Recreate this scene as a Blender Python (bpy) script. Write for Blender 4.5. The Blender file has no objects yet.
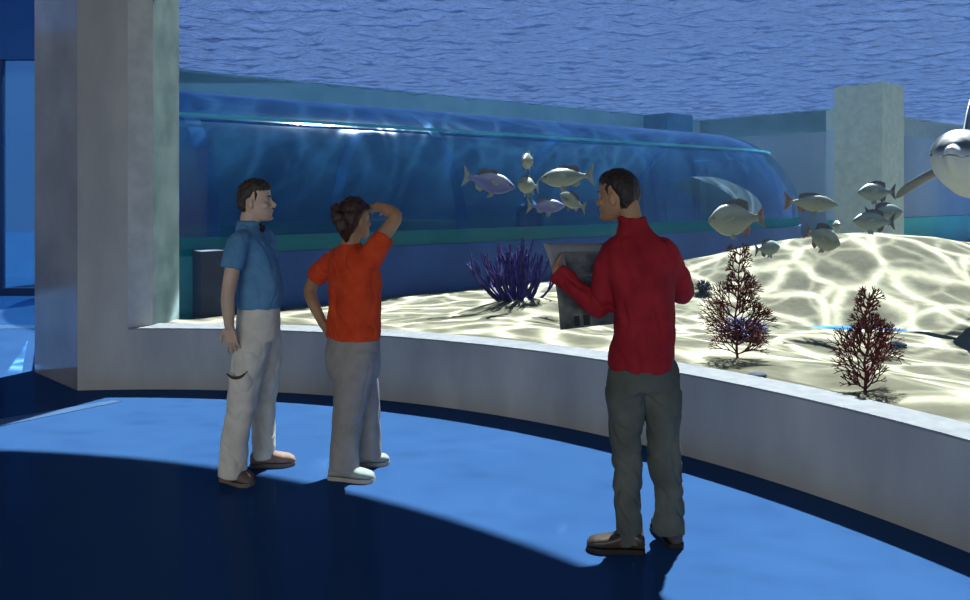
import bpy, bmesh, math, random
from mathutils import Vector, Matrix, noise
random.seed(7)
C = bpy.context.scene.collection
PI = math.pi
V = Vector

# ------------------------------------------------------------------ materials
def new_mat(name):
    m = bpy.data.materials.new(name); m.use_nodes = True
    nt = m.node_tree; nt.nodes.clear()
    out = nt.nodes.new('ShaderNodeOutputMaterial')
    return m, nt, out

def noise_col(nt, c1, c2, scale, detail=4, stretch=(1, 1, 1), lo=.35, hi=.65, coord='Object'):
    tc = nt.nodes.new('ShaderNodeTexCoord'); mp = nt.nodes.new('ShaderNodeMapping')
    mp.inputs['Scale'].default_value = stretch
    nt.links.new(tc.outputs[coord], mp.inputs[0])
    n = nt.nodes.new('ShaderNodeTexNoise'); n.inputs['Scale'].default_value = scale; n.inputs['Detail'].default_value = detail
    nt.links.new(mp.outputs[0], n.inputs['Vector'])
    r = nt.nodes.new('ShaderNodeValToRGB')
    r.color_ramp.elements[0].position = lo; r.color_ramp.elements[0].color = (*c1, 1)
    r.color_ramp.elements[1].position = hi; r.color_ramp.elements[1].color = (*c2, 1)
    nt.links.new(n.outputs['Fac'], r.inputs[0])
    return r.outputs[0], n.outputs['Fac'], mp

def pmat(name, c1, c2=None, scale=8, rough=.7, spec=.3, bump=0, bscale=None, stretch=(1, 1, 1), metal=0, lo=.35, hi=.65, bdist=.01):
    m, nt, out = new_mat(name)
    b = nt.nodes.new('ShaderNodeBsdfPrincipled')
    b.inputs['Roughness'].default_value = rough
    b.inputs['Specular IOR Level'].default_value = spec
    b.inputs['Metallic'].default_value = metal
    col, fac, mp = noise_col(nt, c1, c2 or c1, scale, 5, stretch, lo, hi)
    nt.links.new(col, b.inputs['Base Color'])
    if bump:
        n = nt.nodes.new('ShaderNodeTexNoise'); n.inputs['Scale'].default_value = bscale or scale * 4; n.inputs['Detail'].default_value = 4
        nt.links.new(mp.outputs[0], n.inputs['Vector'])
        bp = nt.nodes.new('ShaderNodeBump'); bp.inputs['Strength'].default_value = bump; bp.inputs['Distance'].default_value = bdist
        nt.links.new(n.outputs['Fac'], bp.inputs['Height']); nt.links.new(bp.outputs[0], b.inputs['Normal'])
    nt.links.new(b.outputs[0], out.inputs[0])
    return m

def math_node(nt, op, a, b=None, c=None):
    n = nt.nodes.new('ShaderNodeMath'); n.operation = op
    for i, v in enumerate((a, b, c)):
        if v is None: continue
        if isinstance(v, (int, float)): n.inputs[i].default_value = v
        else: nt.links.new(v, n.inputs[i])
    return n.outputs[0]

def thin_glass(name, tint, f0=.02, fmax=.6, rough=.02, body=None, bodyfac=0.0, gcol=(1, 1, 1), power=5):
    """a thin sheet: tinted see-through, Schlick reflection, optional milky body"""
    m, nt, out = new_mat(name)
    tr = nt.nodes.new('ShaderNodeBsdfTransparent'); tr.inputs[0].default_value = (*tint, 1)
    base = tr.outputs[0]
    if body:
        df = nt.nodes.new('ShaderNodeBsdfDiffuse'); df.inputs[0].default_value = (*body, 1)
        tl = nt.nodes.new('ShaderNodeBsdfTranslucent'); tl.inputs[0].default_value = (*body, 1)
        mx0 = nt.nodes.new('ShaderNodeMixShader'); mx0.inputs[0].default_value = .4
        nt.links.new(df.outputs[0], mx0.inputs[1]); nt.links.new(tl.outputs[0], mx0.inputs[2])
        mx = nt.nodes.new('ShaderNodeMixShader'); mx.inputs[0].default_value = bodyfac
        nt.links.new(base, mx.inputs[1]); nt.links.new(mx0.outputs[0], mx.inputs[2]); base = mx.outputs[0]
    gl = nt.nodes.new('ShaderNodeBsdfGlossy'); gl.inputs['Roughness'].default_value = rough; gl.inputs[0].default_value = (*gcol, 1)
    lw = nt.nodes.new('ShaderNodeLayerWeight'); lw.inputs[0].default_value = .5
    p = math_node(nt, 'POWER', lw.outputs['Facing'], power)
    f = math_node(nt, 'MULTIPLY_ADD', p, fmax - f0, f0)
    mx2 = nt.nodes.new('ShaderNodeMixShader'); nt.links.new(f, mx2.inputs[0])
    nt.links.new(base, mx2.inputs[1]); nt.links.new(gl.outputs[0], mx2.inputs[2])
    nt.links.new(mx2.outputs[0], out.inputs[0])
    return m

# ------------------------------------------------------------------ mesh helpers
class MB:
    def __init__(s): s.v = []; s.f = []
    def add(s, vs, fs):
        o = len(s.v); s.v += [tuple(v) for v in vs]; s.f += [tuple(i + o for i in f) for f in fs]; return s
    def mesh(s, name):
        me = bpy.data.meshes.new(name); me.from_pydata(s.v, [], s.f); me.validate(); 
        bm = bmesh.new(); bm.from_mesh(me); bmesh.ops.recalc_face_normals(bm, faces=bm.faces); bm.to_mesh(me); bm.free()
        return me
    def build(s, name, mat, parent=None, smooth=False):
        me = s.mesh(name)
        if smooth: me.polygons.foreach_set('use_smooth', [True] * len(me.polygons))
        return link(name, me, mat, parent)

def link(name, me, mat, parent=None):
    o = bpy.data.objects.new(name, me); C.objects.link(o)
    if mat: me.materials.clear(); me.materials.append(mat)
    if parent: o.parent = parent
    return o

def tag(o, label=None, cat=None, group=None, kind=None):
    if label: o['label'] = label
    if cat: o['category'] = cat
    if group: o['group'] = group
    if kind: o['kind'] = kind
    return o

def empty(name, loc=(0, 0, 0)):
    o = bpy.data.objects.new(name, None); C.objects.link(o); o.location = loc; o.empty_display_size = .1
    return o

def prism(mb, poly, z0, z1):
    n = len(poly)
    vs = [(x, y, z0) for x, y in poly] + [(x, y, z1) for x, y in poly]
    fs = [tuple(range(n - 1, -1, -1)), tuple(range(n, 2 * n))] + [(i, (i + 1) % n, n + (i + 1) % n, n + i) for i in range(n)]
    return mb.add(vs, fs)

def box(mb, c, hx, hy, hz, ax=None):
    """box about c; ax = optional 3 axis vectors"""
    ax = ax or (V((1, 0, 0)), V((0, 1, 0)), V((0, 0, 1)))
    c = V(c); vs = []
    for sx, sy, sz in ((-1, -1, -1), (1, -1, -1), (1, 1, -1), (-1, 1, -1), (-1, -1, 1), (1, -1, 1), (1, 1, 1), (-1, 1, 1)):
        vs.append(c + ax[0] * hx * sx + ax[1] * hy * sy + ax[2] * hz * sz)
    return mb.add(vs, [(0, 3, 2, 1), (4, 5, 6, 7), (0, 1, 5, 4), (1, 2, 6, 5), (2, 3, 7, 6), (3, 0, 4, 7)])

def ring_loft(mb, rings, caps=True):
    n = len(rings[0]); vs = [p for r in rings for p in r]; fs = []
    for k in range(len(rings) - 1):
        for i in range(n):
            j = (i + 1) % n
            fs.append((k * n + i, k * n + j, (k + 1) * n + j, (k + 1) * n + i))
    if caps:
        fs.append(tuple(range(n - 1, -1, -1))); o = (len(rings) - 1) * n; fs.append(tuple(range(o, o + n)))
    return mb.add(vs, fs)

def ell(c, u, v, a, b, n=24, e=2.0):
    pts = []
    for i in range(n):
        t = 2 * PI * i / n; ct, st = math.cos(t), math.sin(t)
        pts.append(c + u * (a * math.copysign(abs(ct) ** (2 / e), ct)) + v * (b * math.copysign(abs(st) ** (2 / e), st)))
    return pts

def cr(p0, p1, p2, p3, t):
    return .5 * ((2 * p1) + (p2 - p0) * t + (2 * p0 - 5 * p1 + 4 * p2 - p3) * t * t + (3 * p1 - p0 - 3 * p2 + p3) * t ** 3)

def resample(P, R, k=5):
    out = []; rr = []
    for i in range(len(P) - 1):
        p = [P[max(i - 1, 0)], P[i], P[i + 1], P[min(i + 2, len(P) - 1)]]
        r = [R[max(i - 1, 0)], R[i], R[i + 1], R[min(i + 2, len(P) - 1)]]
        for s in range(k):
            t = s / k; out.append(cr(*p, t)); rr.append(max(.0008, cr(*r, t)))
    out.append(P[-1]); rr.append(R[-1])
    return out, rr

def limb(mb, P, R, n=16, round0=True, round1=True, k=5, flat=1.0, up=None):
    """tapered tube along a smooth path, rounded ends; flat squashes along the second axis"""
    P = [V(p) for p in P]; P, R = resample(P, R, k)
    rings = []; d0 = (P[1] - P[0]).normalized()
    ref = V(up) if up else (V((0, 0, 1)) if abs(d0.z) < .9 else V((0, 1, 0)))
    u = None; N = len(P)
    def fr(i):
        nonlocal u
        d = (P[min(i + 1, N - 1)] - P[max(i - 1, 0)]).normalized()
        base = ref if u is None or up else u
        u = (base - d * base.dot(d)).normalized() if (up or u is not None) else d.cross(ref).normalized()
        return d, u, d.cross(u)
    frames = [fr(i) for i in range(N)]
    if round0:
        d, a, b = frames[0]
        for q in (1.0, .8, .45): 
            s = math.sqrt(max(0, 1 - q * q)) or .12
            rings.append(ell(P[0] - d * R[0] * q * .9, a, b, R[0] * s * flat, R[0] * s, n))
    for i in range(N):
        d, a, b = frames[i]; rings.append(ell(P[i], a, b, R[i] * flat, R[i], n))
    if round1:
        d, a, b = frames[-1]
        for q in (.45, .8, 1.0):
            s = math.sqrt(max(0, 1 - q * q)) or .12
            rings.append(ell(P[-1] + d * R[-1] * q * .9, a, b, R[-1] * s * flat, R[-1] * s, n))
    return ring_loft(mb, rings)

def ball(mb, c, rx, ry, rz, ax=None, nu=20, nv=12):
    ax = ax or (V((1, 0, 0)), V((0, 1, 0)), V((0, 0, 1))); c = V(c)
    rings = []
    for j in range(nv + 1):
        t = PI * j / nv; s = max(math.sin(t), .02)
        rings.append(ell(c + ax[2] * (-math.cos(t) * rz), ax[0], ax[1], rx * s, ry * s, nu))
    return ring_loft(mb, rings)

def fuse(mb, name, mat, parent, voxel=.006, smooth=4, disp=None, shade=True):
    """unite overlapping closed shells into one continuous surface"""
    me = mb.mesh('tmp'); o = bpy.data.objects.new('tmp', me); C.objects.link(o)
    r = o.modifiers.new('r', 'REMESH'); r.mode = 'VOXEL'; r.voxel_size = voxel; r.adaptivity = 0
    if smooth:
        s = o.modifiers.new('s', 'SMOOTH'); s.factor = .5; s.iterations = smooth
    dg = bpy.context.evaluated_depsgraph_get(); ev = o.evaluated_get(dg)
    me2 = bpy.data.meshes.new_from_object(ev); me2.name = name
    bpy.data.objects.remove(o); bpy.data.meshes.remove(me)
    if disp:
        ns = [v.normal.copy() for v in me2.vertices]
        for v, nn in zip(me2.vertices, ns): v.co += nn * disp(v.co, nn)
    me2.polygons.foreach_set('use_smooth', [shade] * len(me2.polygons))
    return link(name, me2, mat, parent)

# ------------------------------------------------------------------ layout constants
CAMZ, F = 1.65, 800.0
CX, CY = -2.79, 1.17            # centre of the curved window
R0, R1 = 5.62, 5.89             # parapet inner / outer radius
SILL = .52
HEAD = 3.5                     # underside of the window head
WZ = 4.2                        # water level
U = V((.776, .631, 0)); U.normalize()      # tunnel direction
N = V((-U.y, U.x, 0))
SUN = V((.242, .531, 1.0)).normalized()    # towards the sun

def arc(r, th): t = math.radians(th); return (CX + r * math.sin(t), CY + r * math.cos(t))
def arcs(r, a0, a1, n): return [arc(r, a0 + (a1 - a0) * i / n) for i in range(n + 1)]
def sn(s, t, z=0):              # tunnel coordinates: s across, t along
    p = N * s + U * t; return V((p.x, p.y, z))

def sandz(x, y):
    rho = math.hypot(x - CX, y - CY) - R1
    near = .50 if rho < .35 else .50 * math.exp(-((rho - .35) / 1.9) ** 2)
    z = .06 + near * .88
    s = x * N.x + y * N.y
    # left side lies a little lower
    z *= min(1, max(.55, (x + 4.5) / 4.5)) if rho > .4 else 1
    # dune on the right
    def g(cx, cy, sx, sy, h, rot=0):
        c, sn_ = math.cos(rot), math.sin(rot); dx, dy = x - cx, y - cy
        a, b = (dx * c + dy * sn_) / sx, (-dx * sn_ + dy * c) / sy
        return h * math.exp(-(a * a + b * b))
    z += g(6.2, 12.6, 2.9, 1.75, .87)
    z += g(3.6, 13.2, 2.2, 1.4, .22)
    z += g(10.0, 14.6, 3.2, 2.4, .52)
    z += g(.8, 9.3, 1.3, .85, .34, .25)
    z += g(3.2, 8.0, 1.2, .6, .16, .3)
    z -= g(4.6, 9.85, .62, .36, .26, -.05)
    z += .045 * noise.noise(V((x * .8, y * .9, 3.1))) + .02 * noise.noise(V((x * 2.1, y * 2.4, 1.7)))
    if s > 10.3: z = min(z, z * .6 + .12)
    return max(z, -.03)

def ray(px, py, d): return V(((px - 485) / F * d, d, CAMZ - (py - 195) / F * d))
def on_sand(px, py):
    d = 4.4
    while d < 26:
        p = ray(px, py, d)
        if math.hypot(p.x - CX, p.y - CY) > R1 + .05 and p.z <= sandz(p.x, p.y): break
        d += .01
    return V((p.x, p.y, sandz(p.x, p.y)))

# ------------------------------------------------------------------ materials in use
M = {}
M['concrete'] = pmat('concrete', (.25, .26, .26), (.40, .405, .38), 2.2, .75, .25, .12, 30, (1, 1, .35), lo=.3, hi=.7)
M['sill'] = pmat('sill', (.17, .185, .195), (.21, .225, .235), 14, .7, .2)
M['floor'] = None
M['sand'] = pmat('sand', (.090, .087, .060), (.115, .112, .079), 9, .95, .05, .15, 22, bdist=.02)
M['wall_blue'] = pmat('wall_blue', (.035, .10, .22), (.05, .13, .27), .5, .7, .2)
M['wall_far'] = pmat('wall_far', (.22, .29, .37), (.32, .40, .47), .35, .7, .2, stretch=(1, 1, .05))
M['beam'] = pmat('beam', (.14, .30, .36), (.19, .36, .42), 1.2, .8, .2)
M['turquoise'] = pmat('turquoise', (.03, .30, .26), (.04, .36, .30), .8, .7, .2)
M['column'] = pmat('column_stone', (.29, .365, .33), (.36, .43, .385), 6, .85, .15, .1, 40)
M['column_teal'] = pmat('column_teal', (.02, .10, .20), (.03, .13, .24), 3, .8, .15)
M['plinth'] = pmat('plinth', (.010, .038, .15), (.014, .05, .18), 1.2, .6, .2)
M['block'] = pmat('block', (.015, .02, .035), (.025, .035, .055), 3, .7, .2)

# floor: glossy blue resin
def floor_mat():
    m, nt, out = new_mat('blue_resin_floor')
    df = nt.nodes.new('ShaderNodeBsdfDiffuse')
    col, fac, mp = noise_col(nt, (.024, .068, .170), (.028, .077, .188), .9, 5)
    nt.links.new(col, df.inputs[0])
    gl = nt.nodes.new('ShaderNodeBsdfGlossy'); gl.inputs[0].default_value = (.45, .65, 1, 1); gl.inputs['Roughness'].default_value = .07
    lw = nt.nodes.new('ShaderNodeLayerWeight'); lw.inputs[0].default_value = .5
    f = math_node(nt, 'MULTIPLY_ADD', math_node(nt, 'POWER', lw.outputs['Facing'], 4), .10, .012)
    mx = nt.nodes.new('ShaderNodeMixShader'); nt.links.new(f, mx.inputs[0]); nt.links.new(df.outputs[0], mx.inputs[1]); nt.links.new(gl.outputs[0], mx.inputs[2])
    nt.links.new(mx.outputs[0], out.inputs[0]); return m
M['floor'] = floor_mat()
M['pale_strip'] = pmat('pale_strip', (.042, .095, .20), (.05, .108, .22), 4, .4, .3)

M['window'] = thin_glass('window_acrylic', (.93, .97, .99), .002, .25, .0)
M['tube'] = thin_glass('tunnel_acrylic', (.36, .60, .76), .012, .85, .05, (.010, .04, .08), .25, (.6, .78, 1.0), 2.3)
M['rail'] = thin_glass('rail_glass', (.04, .40, .46), .01, .12, .1, (.002, .14, .165), .8)
M['ring'] = thin_glass('ring_acrylic', (.45, .65, .85), .05, .6, .15, (.02, .08, .22), .35)
M['far_glass'] = thin_glass('far_glass', (.48, .72, .86), .02, .3, .05, (.06, .15, .26), .15)

def water_mat():
    m, nt, out = new_mat('water_surface')
    tc = nt.nodes.new('ShaderNodeTexCoord')
    mp = nt.nodes.new('ShaderNodeMapping'); mp.inputs['Scale'].default_value = (1.0, 1.9, 1); mp.inputs['Rotation'].default_value = (0, 0, math.radians(8))
    nt.links.new(tc.outputs['Object'], mp.inputs[0])
    n1 = nt.nodes.new('ShaderNodeTexNoise'); n1.inputs['Scale'].default_value = 4.6; n1.inputs['Detail'].default_value = 4; n1.inputs['Roughness'].default_value = .55; n1.inputs['Distortion'].default_value = .5
    nt.links.new(mp.outputs[0], n1.inputs['Vector'])
    bp = nt.nodes.new('ShaderNodeBump'); bp.inputs['Strength'].default_value = 1.0; bp.inputs['Distance'].default_value = .12
    nt.links.new(n1.outputs['Fac'], bp.inputs['Height'])
    tr = nt.nodes.new('ShaderNodeBsdfTransparent')
    rp = nt.nodes.new('ShaderNodeValToRGB'); nt.links.new(n1.outputs['Fac'], rp.inputs[0])
    rp.color_ramp.elements[0].position = .36; rp.color_ramp.elements[0].color = (.76, .82, .92, 1); rp.color_ramp.elements[1].position = .48; rp.color_ramp.elements[1].color = (.88, .94, 1, 1)
    nt.links.new(rp.outputs[0], tr.inputs[0])
    tl = nt.nodes.new('ShaderNodeBsdfTranslucent'); tl.inputs[0].default_value = (.10, .17, .38, 1); nt.links.new(bp.outputs[0], tl.inputs['Normal'])
    mx = nt.nodes.new('ShaderNodeMixShader'); mx.inputs[0].default_value = .006
    nt.links.new(tr.outputs[0], mx.inputs[1]); nt.links.new(tl.outputs[0], mx.inputs[2])
    gl = nt.nodes.new('ShaderNodeBsdfGlossy'); gl.inputs['Roughness'].default_value = .06; nt.links.new(bp.outputs[0], gl.inputs['Normal'])
    gl.inputs[0].default_value = (.12, .17, .29, 1)
    lw = nt.nodes.new('ShaderNodeLayerWeight'); lw.inputs[0].default_value = .5; nt.links.new(bp.outputs[0], lw.inputs['Normal'])
    fr = nt.nodes.new('ShaderNodeMapRange'); fr.interpolation_type = 'SMOOTHSTEP'; fr.inputs['From Min'].default_value = .80; fr.inputs['From Max'].default_value = .95; fr.inputs['To Min'].default_value = .02; fr.inputs['To Max'].default_value = .92
    nt.links.new(lw.outputs['Facing'], fr.inputs[0]); f = fr.outputs[0]
    mx2 = nt.nodes.new('ShaderNodeMixShader'); nt.links.new(f, mx2.inputs[0])
    nt.links.new(mx.outputs[0], mx2.inputs[1]); nt.links.new(gl.outputs[0], mx2.inputs[2])
    nt.links.new(mx2.outputs[0], out.inputs[0]); return m
M['water'] = water_mat()

def struct(o): o['kind'] = 'structure'; return o

# ------------------------------------------------------------------ hall shell
def build_hall():
    mb = MB(); prism(mb, [(-22, -14), (22, -14), (22, 36), (-22, 36)], -.3, 0); struct(mb.build('floor', M['floor']))
    # parapet under the curved window
    mb = MB(); prism(mb, arcs(R0, -2.45, 112, 96) + arcs(R1, 112, -1.0, 96), 0, SILL - .012); struct(mb.build('wall_parapet', M['concrete']))
    mb = MB(); prism(mb, arcs(R0, -2.45, 112, 96) + arcs(R1, 112, -1.0, 96), SILL - .012, SILL); struct(mb.build('trim_sill', M['sill']))
    # pillar at the left end, its own faces
    A = arc(R0, -6.64); B = arc(R0, -2.45)
    poly = [A] + arcs(R0, -5.5, -3.4, 2) + [B, (-2.886, 6.95), (-2.86, 7.48), (-4.2, 7.62), (-4.2, 7.46)]
    # front faces below the window already follow the parapet arc
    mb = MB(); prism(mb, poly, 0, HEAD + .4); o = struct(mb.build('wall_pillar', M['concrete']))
    m2 = pmat('polished_stone', (.16, .17, .18), (.22, .23, .24), 2.0, .12, .5, 0)
    o.data.materials.append(m2)
    o.data.materials.append(pmat('reveal_sun_tint', (.36, .37, .36), (.44, .45, .44), 7, .8, .2))  # window jamb made paler, sunlight on it put into the colour
    o.data.materials.append(pmat('algae_concrete', (.055, .095, .098), (.12, .17, .165), 3.5, .8, .2, .15, 12, lo=.3, hi=.7))
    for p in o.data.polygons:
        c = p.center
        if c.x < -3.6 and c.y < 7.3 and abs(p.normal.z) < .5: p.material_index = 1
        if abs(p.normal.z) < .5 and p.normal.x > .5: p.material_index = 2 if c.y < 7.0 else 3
    # window head and roof
    mb = MB(); prism(mb, arcs(R0, -7, 112, 96) + arcs(R1, 112, -7, 96), HEAD, WZ + .35); struct(mb.build('wall_header', M['concrete']))
    mb = MB(); prism(mb, arcs(R1, -95, 112, 120) + [(6.4, -.5), (6.4, -9.2), (-11.6, -9.2), (-11.6, 1.2)], WZ + .3, WZ + .5); struct(mb.build('ceiling', pmat('ceiling_paint', (.05, .055, .065), (.07, .075, .085), 2)))
    mb = MB(); prism(mb, arcs(R0 + .05, -95, -7, 60) + arcs(R1, -7, -95, 60), HEAD, WZ + .35); struct(mb.build('wall_header_left', M['concrete']))
    # curved acrylic pane standing at the back of the sill
    mb = MB(); prism(mb, arcs(R1 - .03, -1.2, 112, 110) + arcs(R1, 112, -1.2, 110), SILL, HEAD)
    # only the room-side skin is kept: an acrylic sheet bonded to the sill
    me = bpy.data.meshes.new('window_1'); vs = []; fs = []
    pts = arcs(R1 - .015, -1.3, 112, 110)
    for x, y in pts: vs += [(x, y, SILL), (x, y, HEAD)]
    for i in range(len(pts) - 1): fs.append((2 * i, 2 * i + 2, 2 * i + 3, 2 * i + 1))
    me.from_pydata(vs, [], fs); me.polygons.foreach_set('use_smooth', [True] * len(fs))
    struct(link('window_1', me, M['window']))
    hw = pmat('hall_wall', (.10, .11, .13), (.14, .15, .17), 1.5, .8, .2)
    for nm, poly in (('wall_rear', [(-11.6, -9.2), (6.4, -9.2), (6.4, -9.0), (-11.6, -9.0)]), ('wall_right', [(6.2, -9), (6.4, -9), (6.4, 1.2), (6.2, 1.2)]),
                     ('wall_left', [(-11.6, -9), (-11.4, -9), (-11.4, 13.2), (-11.6, 13.2)])):
        mb = MB(); prism(mb, poly, 0, WZ + .4); struct(mb.build(nm, hw))
    # pale strip laid on the floor, left
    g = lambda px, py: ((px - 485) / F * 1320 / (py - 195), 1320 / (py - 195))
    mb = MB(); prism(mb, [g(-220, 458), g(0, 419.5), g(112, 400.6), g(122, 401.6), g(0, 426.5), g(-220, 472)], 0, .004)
    struct(mb.build('pale_floor_line', M['pale_strip']))
    # far glazed wall of the left hall
    y = 13.2
    dark = pmat('dark_blue_metal', (.010, .035, .10), (.014, .045, .13), 2, .5, .3)
    blue = pmat('blue_lintel', (.015, .085, .23), (.02, .10, .27), .8, .6, .3)
    mb = MB(); box(mb, (-9.5, y, .06), 3.2, .06, .06); struct(mb.build('baseboard_far', dark))
    mb = MB(); box(mb, (-9.5, y, 4.5), 3.2, .12, .62); struct(mb.build('wall_lintel', blue))
    mb = MB(); box(mb, (-7.97, y, 2.0), .03, .05, 1.88); struct(mb.build('trim_mullion', dark))
    mb = MB(); box(mb, (-7.07, y, 2.0), .86, .02, 1.88); struct(mb.build('window_2', M['far_glass']))
    mb = MB(); box(mb, (-10.3, y, 2.0), 2.3, .02, 1.88); struct(mb.build('window_3', M['far_glass']))
    # pale floor line in the far hall
    mb = MB(); box(mb, (-7.0, 10.0, .002), 3.5, .14, .002); struct(mb.build('trim_floor_line_far', M['pale_strip']))

# ------------------------------------------------------------------ tank
K1 = V((7.37, 27.4, 0)); K2 = V((10.45, 23.6, 0)); K3 = K2 + U * 30
KL = sn(16.6, 3.4); 
def wall_seg(name, a, b, z0, z1, th, mat, out):
    d = (b - a).normalized(); pn = V((-d.y, d.x, 0)) * th * out
    mb = MB(); prism(mb, [tuple(p[:2]) for p in (a, b, b + pn, a + pn)], z0, z1); return struct(mb.build(name, mat))

def wavez(x, y):
    n1 = noise.noise(V((x * 1.9 + .3 * y, y * 3.0, 0))); n2 = noise.noise(V((x * 4.2, y * 5.8 - x, 4.0)))
    return .078 * n1 - .05 * abs(n1) + .04 * n2

def build_tank():
    # sand bed
    mb = MB(); vs = []; fs = []; rows = []
    na, nr = 230, 150
    for i in range(na + 1):
        th = -6 + 96 * i / na
        row = []
        for j in range(nr + 1):
            q = j / nr; r = R1 + .001 + 26 * q ** 1.7
            x, y = arc(r, th)
            row.append(len(vs)); vs.append((x, y, sandz(x, y)))
        rows.append(row)
    for i in range(na):
        for j in range(nr): fs.append((rows[i][j], rows[i + 1][j], rows[i + 1][j + 1], rows[i][j + 1]))
    # drop cells beyond the tank walls
    keep = []
    for f in fs:
        c = sum((V(vs[k]) for k in f), V()) / 4
        if c.dot(N) < 16.6 or (c - K2).dot(U) > 0 and (c - K2).dot(N) < 0: keep.append(f)
    me = bpy.data.meshes.new('sand'); me.from_pydata(vs, [], keep); me.validate()
    bm = bmesh.new(); bm.from_mesh(me); bmesh.ops.delete(bm, geom=[v for v in bm.verts if not v.link_faces], context='VERTS'); bm.to_mesh(me); bm.free()
    me.polygons.foreach_set('use_smooth', [True] * len(me.polygons))
    tag(link('sand', me, M['sand']), 'pale rippled sand bed of the tank behind the low curved wall', 'sand', kind='stuff')
    # walls
    wall_seg('wall_back', KL, K1, 0, 3.75, .4, M['wall_blue'], 1)
    wall_seg('trim_back', KL, K1, 3.75, WZ + .02, .4, M['beam'], 1)
    wall_seg('wall_side', K1, K2, 0, 3.55, .4, M['wall_far'], 1)
    wall_seg('trim_side', K1, K2, 3.55, WZ + .02, .4, M['beam'], 1)
    wall_seg('wall_far', K2, K3, .87, 3.6, .4, M['wall_far'], 1)
    wall_seg('trim_far', K2, K3, 3.6, WZ + .02, .4, M['column'], 1)
    wall_seg('baseboard_far_tank', K2 - N * .05, K3 - N * .05, 0, .9, .4, M['turquoise'], 1)
    a, b = V((-4.06, 7.64, 0)), V((-8.55, 16.0, 0))
    wall_seg('wall_left_base', a, b, 0, .5, .25, M['concrete'], -1)
    wall_seg('window_4', a, b, .5, HEAD, .03, M['window'], -1)
    # columns
    def col(name, c, a, z, mat):
        p = [c, c + U * a, c + U * a + N * a, c + N * a]
        mb = MB(); prism(mb, [tuple(q[:2]) for q in p], 0, z); return struct(mb.build(name, mat))
    col('column', V((8.93, 18.0, 0)), 1.11, WZ, M['column'])
    col('column_teal', sn(15.75, 0) + U * (sn(0, 0).length + 20.0) if False else V((.2275 * 24.8, 24.8, 0)), 1.3, WZ, M['column_teal'])
    # the water itself, a faint blue haze
    poly = arcs(R1 + .03, -8, 112, 80) + [tuple(K3[:2]), tuple(K2[:2]), tuple(K1[:2]), tuple(KL[:2]), (-8.4, 15.9), (-4.3, 7.75)]
    mb = MB(); prism(mb, poly, -.1, WZ - .02)
    m, nt, out = new_mat('water_body'); v = nt.nodes.new('ShaderNodeVolumeScatter'); v.inputs['Color'].default_value = (.25, .50, .90, 1); v.inputs['Density'].default_value = .0011; v.inputs['Anisotropy'].default_value = .2
    nt.links.new(v.outputs[0], out.inputs['Volume']); struct(mb.build('water', m))
    # water surface, rippled
    vs = []; rows = []; fs = []; na, nr = 620, 300
    for i in range(na + 1):
        th = -32 + 128 * i / na; row = []
        for j in range(nr + 1):
            q = j / nr; x, y = arc(R1 + .02 + 26 * q ** 1.35, th)
            row.append(len(vs)); vs.append((x, y, WZ + wavez(x, y)))
        rows.append(row)
    for i in range(na):
        for j in range(nr):
            f = (rows[i][j], rows[i + 1][j], rows[i + 1][j + 1], rows[i][j + 1])
            c = (V(vs[f[0]]) + V(vs[f[2]])) / 2
            if c.x < -4.16 - .537 * (c.y - 7.64): continue
            if c.dot(N) < 16.6 or (c - K2).dot(U) > 0 and (c - K2).dot(N) < 0: fs.append(f)
    me = bpy.data.meshes.new('water_surface'); me.from_pydata(vs, [], fs); me.validate()
    bm = bmesh.new(); bm.from_mesh(me); bmesh.ops.delete(bm, geom=[v for v in bm.verts if not v.link_faces], context='VERTS'); bm.to_mesh(me); bm.free()
    me.polygons.foreach_set('use_smooth', [True] * len(me.polygons))
    struct(link('water_surface', me, M['water']))

# ------------------------------------------------------------------ tunnel
SF = 10.67; TR = 2.23; TZ = 1.06; T1 = 17.4; RB = 3.6
def tun_frame(q):
    """axis point and outward (camera-side) normal at arclength q; straight to T1 then bending away"""
    if q <= T1: return sn(SF + TR, q), -N, U
    a = (q - T1) / RB; c = sn(SF + TR, T1) + N * RB
    r = -N * math.cos(a) + U * math.sin(a)
    return c + r * RB, r, U * math.cos(a) + N * math.sin(a)

def tube_shell(q0, q1, nq, r, ph0, ph1, nph, z=TZ):
    rows = []
    for i in range(nq + 1):
        c, o, t = tun_frame(q0 + (q1 - q0) * i / nq)
        rows.append([c + V((0, 0, z)) + o * (r * math.cos(ph0 + (ph1 - ph0) * j / nph)) + V((0, 0, r * math.sin(ph0 + (ph1 - ph0) * j / nph))) for j in range(nph + 1)])
    return rows

def sheet(name, rows, mat, parent, smooth=True):
    m = len(rows[0]); vs = [p for r in rows for p in r]
    fs = [(i * m + j, (i + 1) * m + j, (i + 1) * m + j + 1, i * m + j + 1) for i in range(len(rows) - 1) for j in range(m - 1)]
    me = bpy.data.meshes.new(name); me.from_pydata([tuple(v) for v in vs], [], fs)
    bm = bmesh.new(); bm.from_mesh(me); bmesh.ops.recalc_face_normals(bm, faces=bm.faces); bm.to_mesh(me); bm.free()
    me.polygons.foreach_set('use_smooth', [smooth] * len(fs))
    return link(name, me, mat, parent)

def band(name, q0, q1, nq, prof, mat, parent):
    """solid swept along the tunnel; prof = [(outward offset from axis, z)...] closed"""
    rings = []
    for i in range(nq + 1):
        c, o, t = tun_frame(q0 + (q1 - q0) * i / nq)
        rings.append([c + o * p + V((0, 0, z)) for p, z in prof])
    mb = MB(); ring_loft(mb, rings); return mb.build(name, mat, parent)

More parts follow.
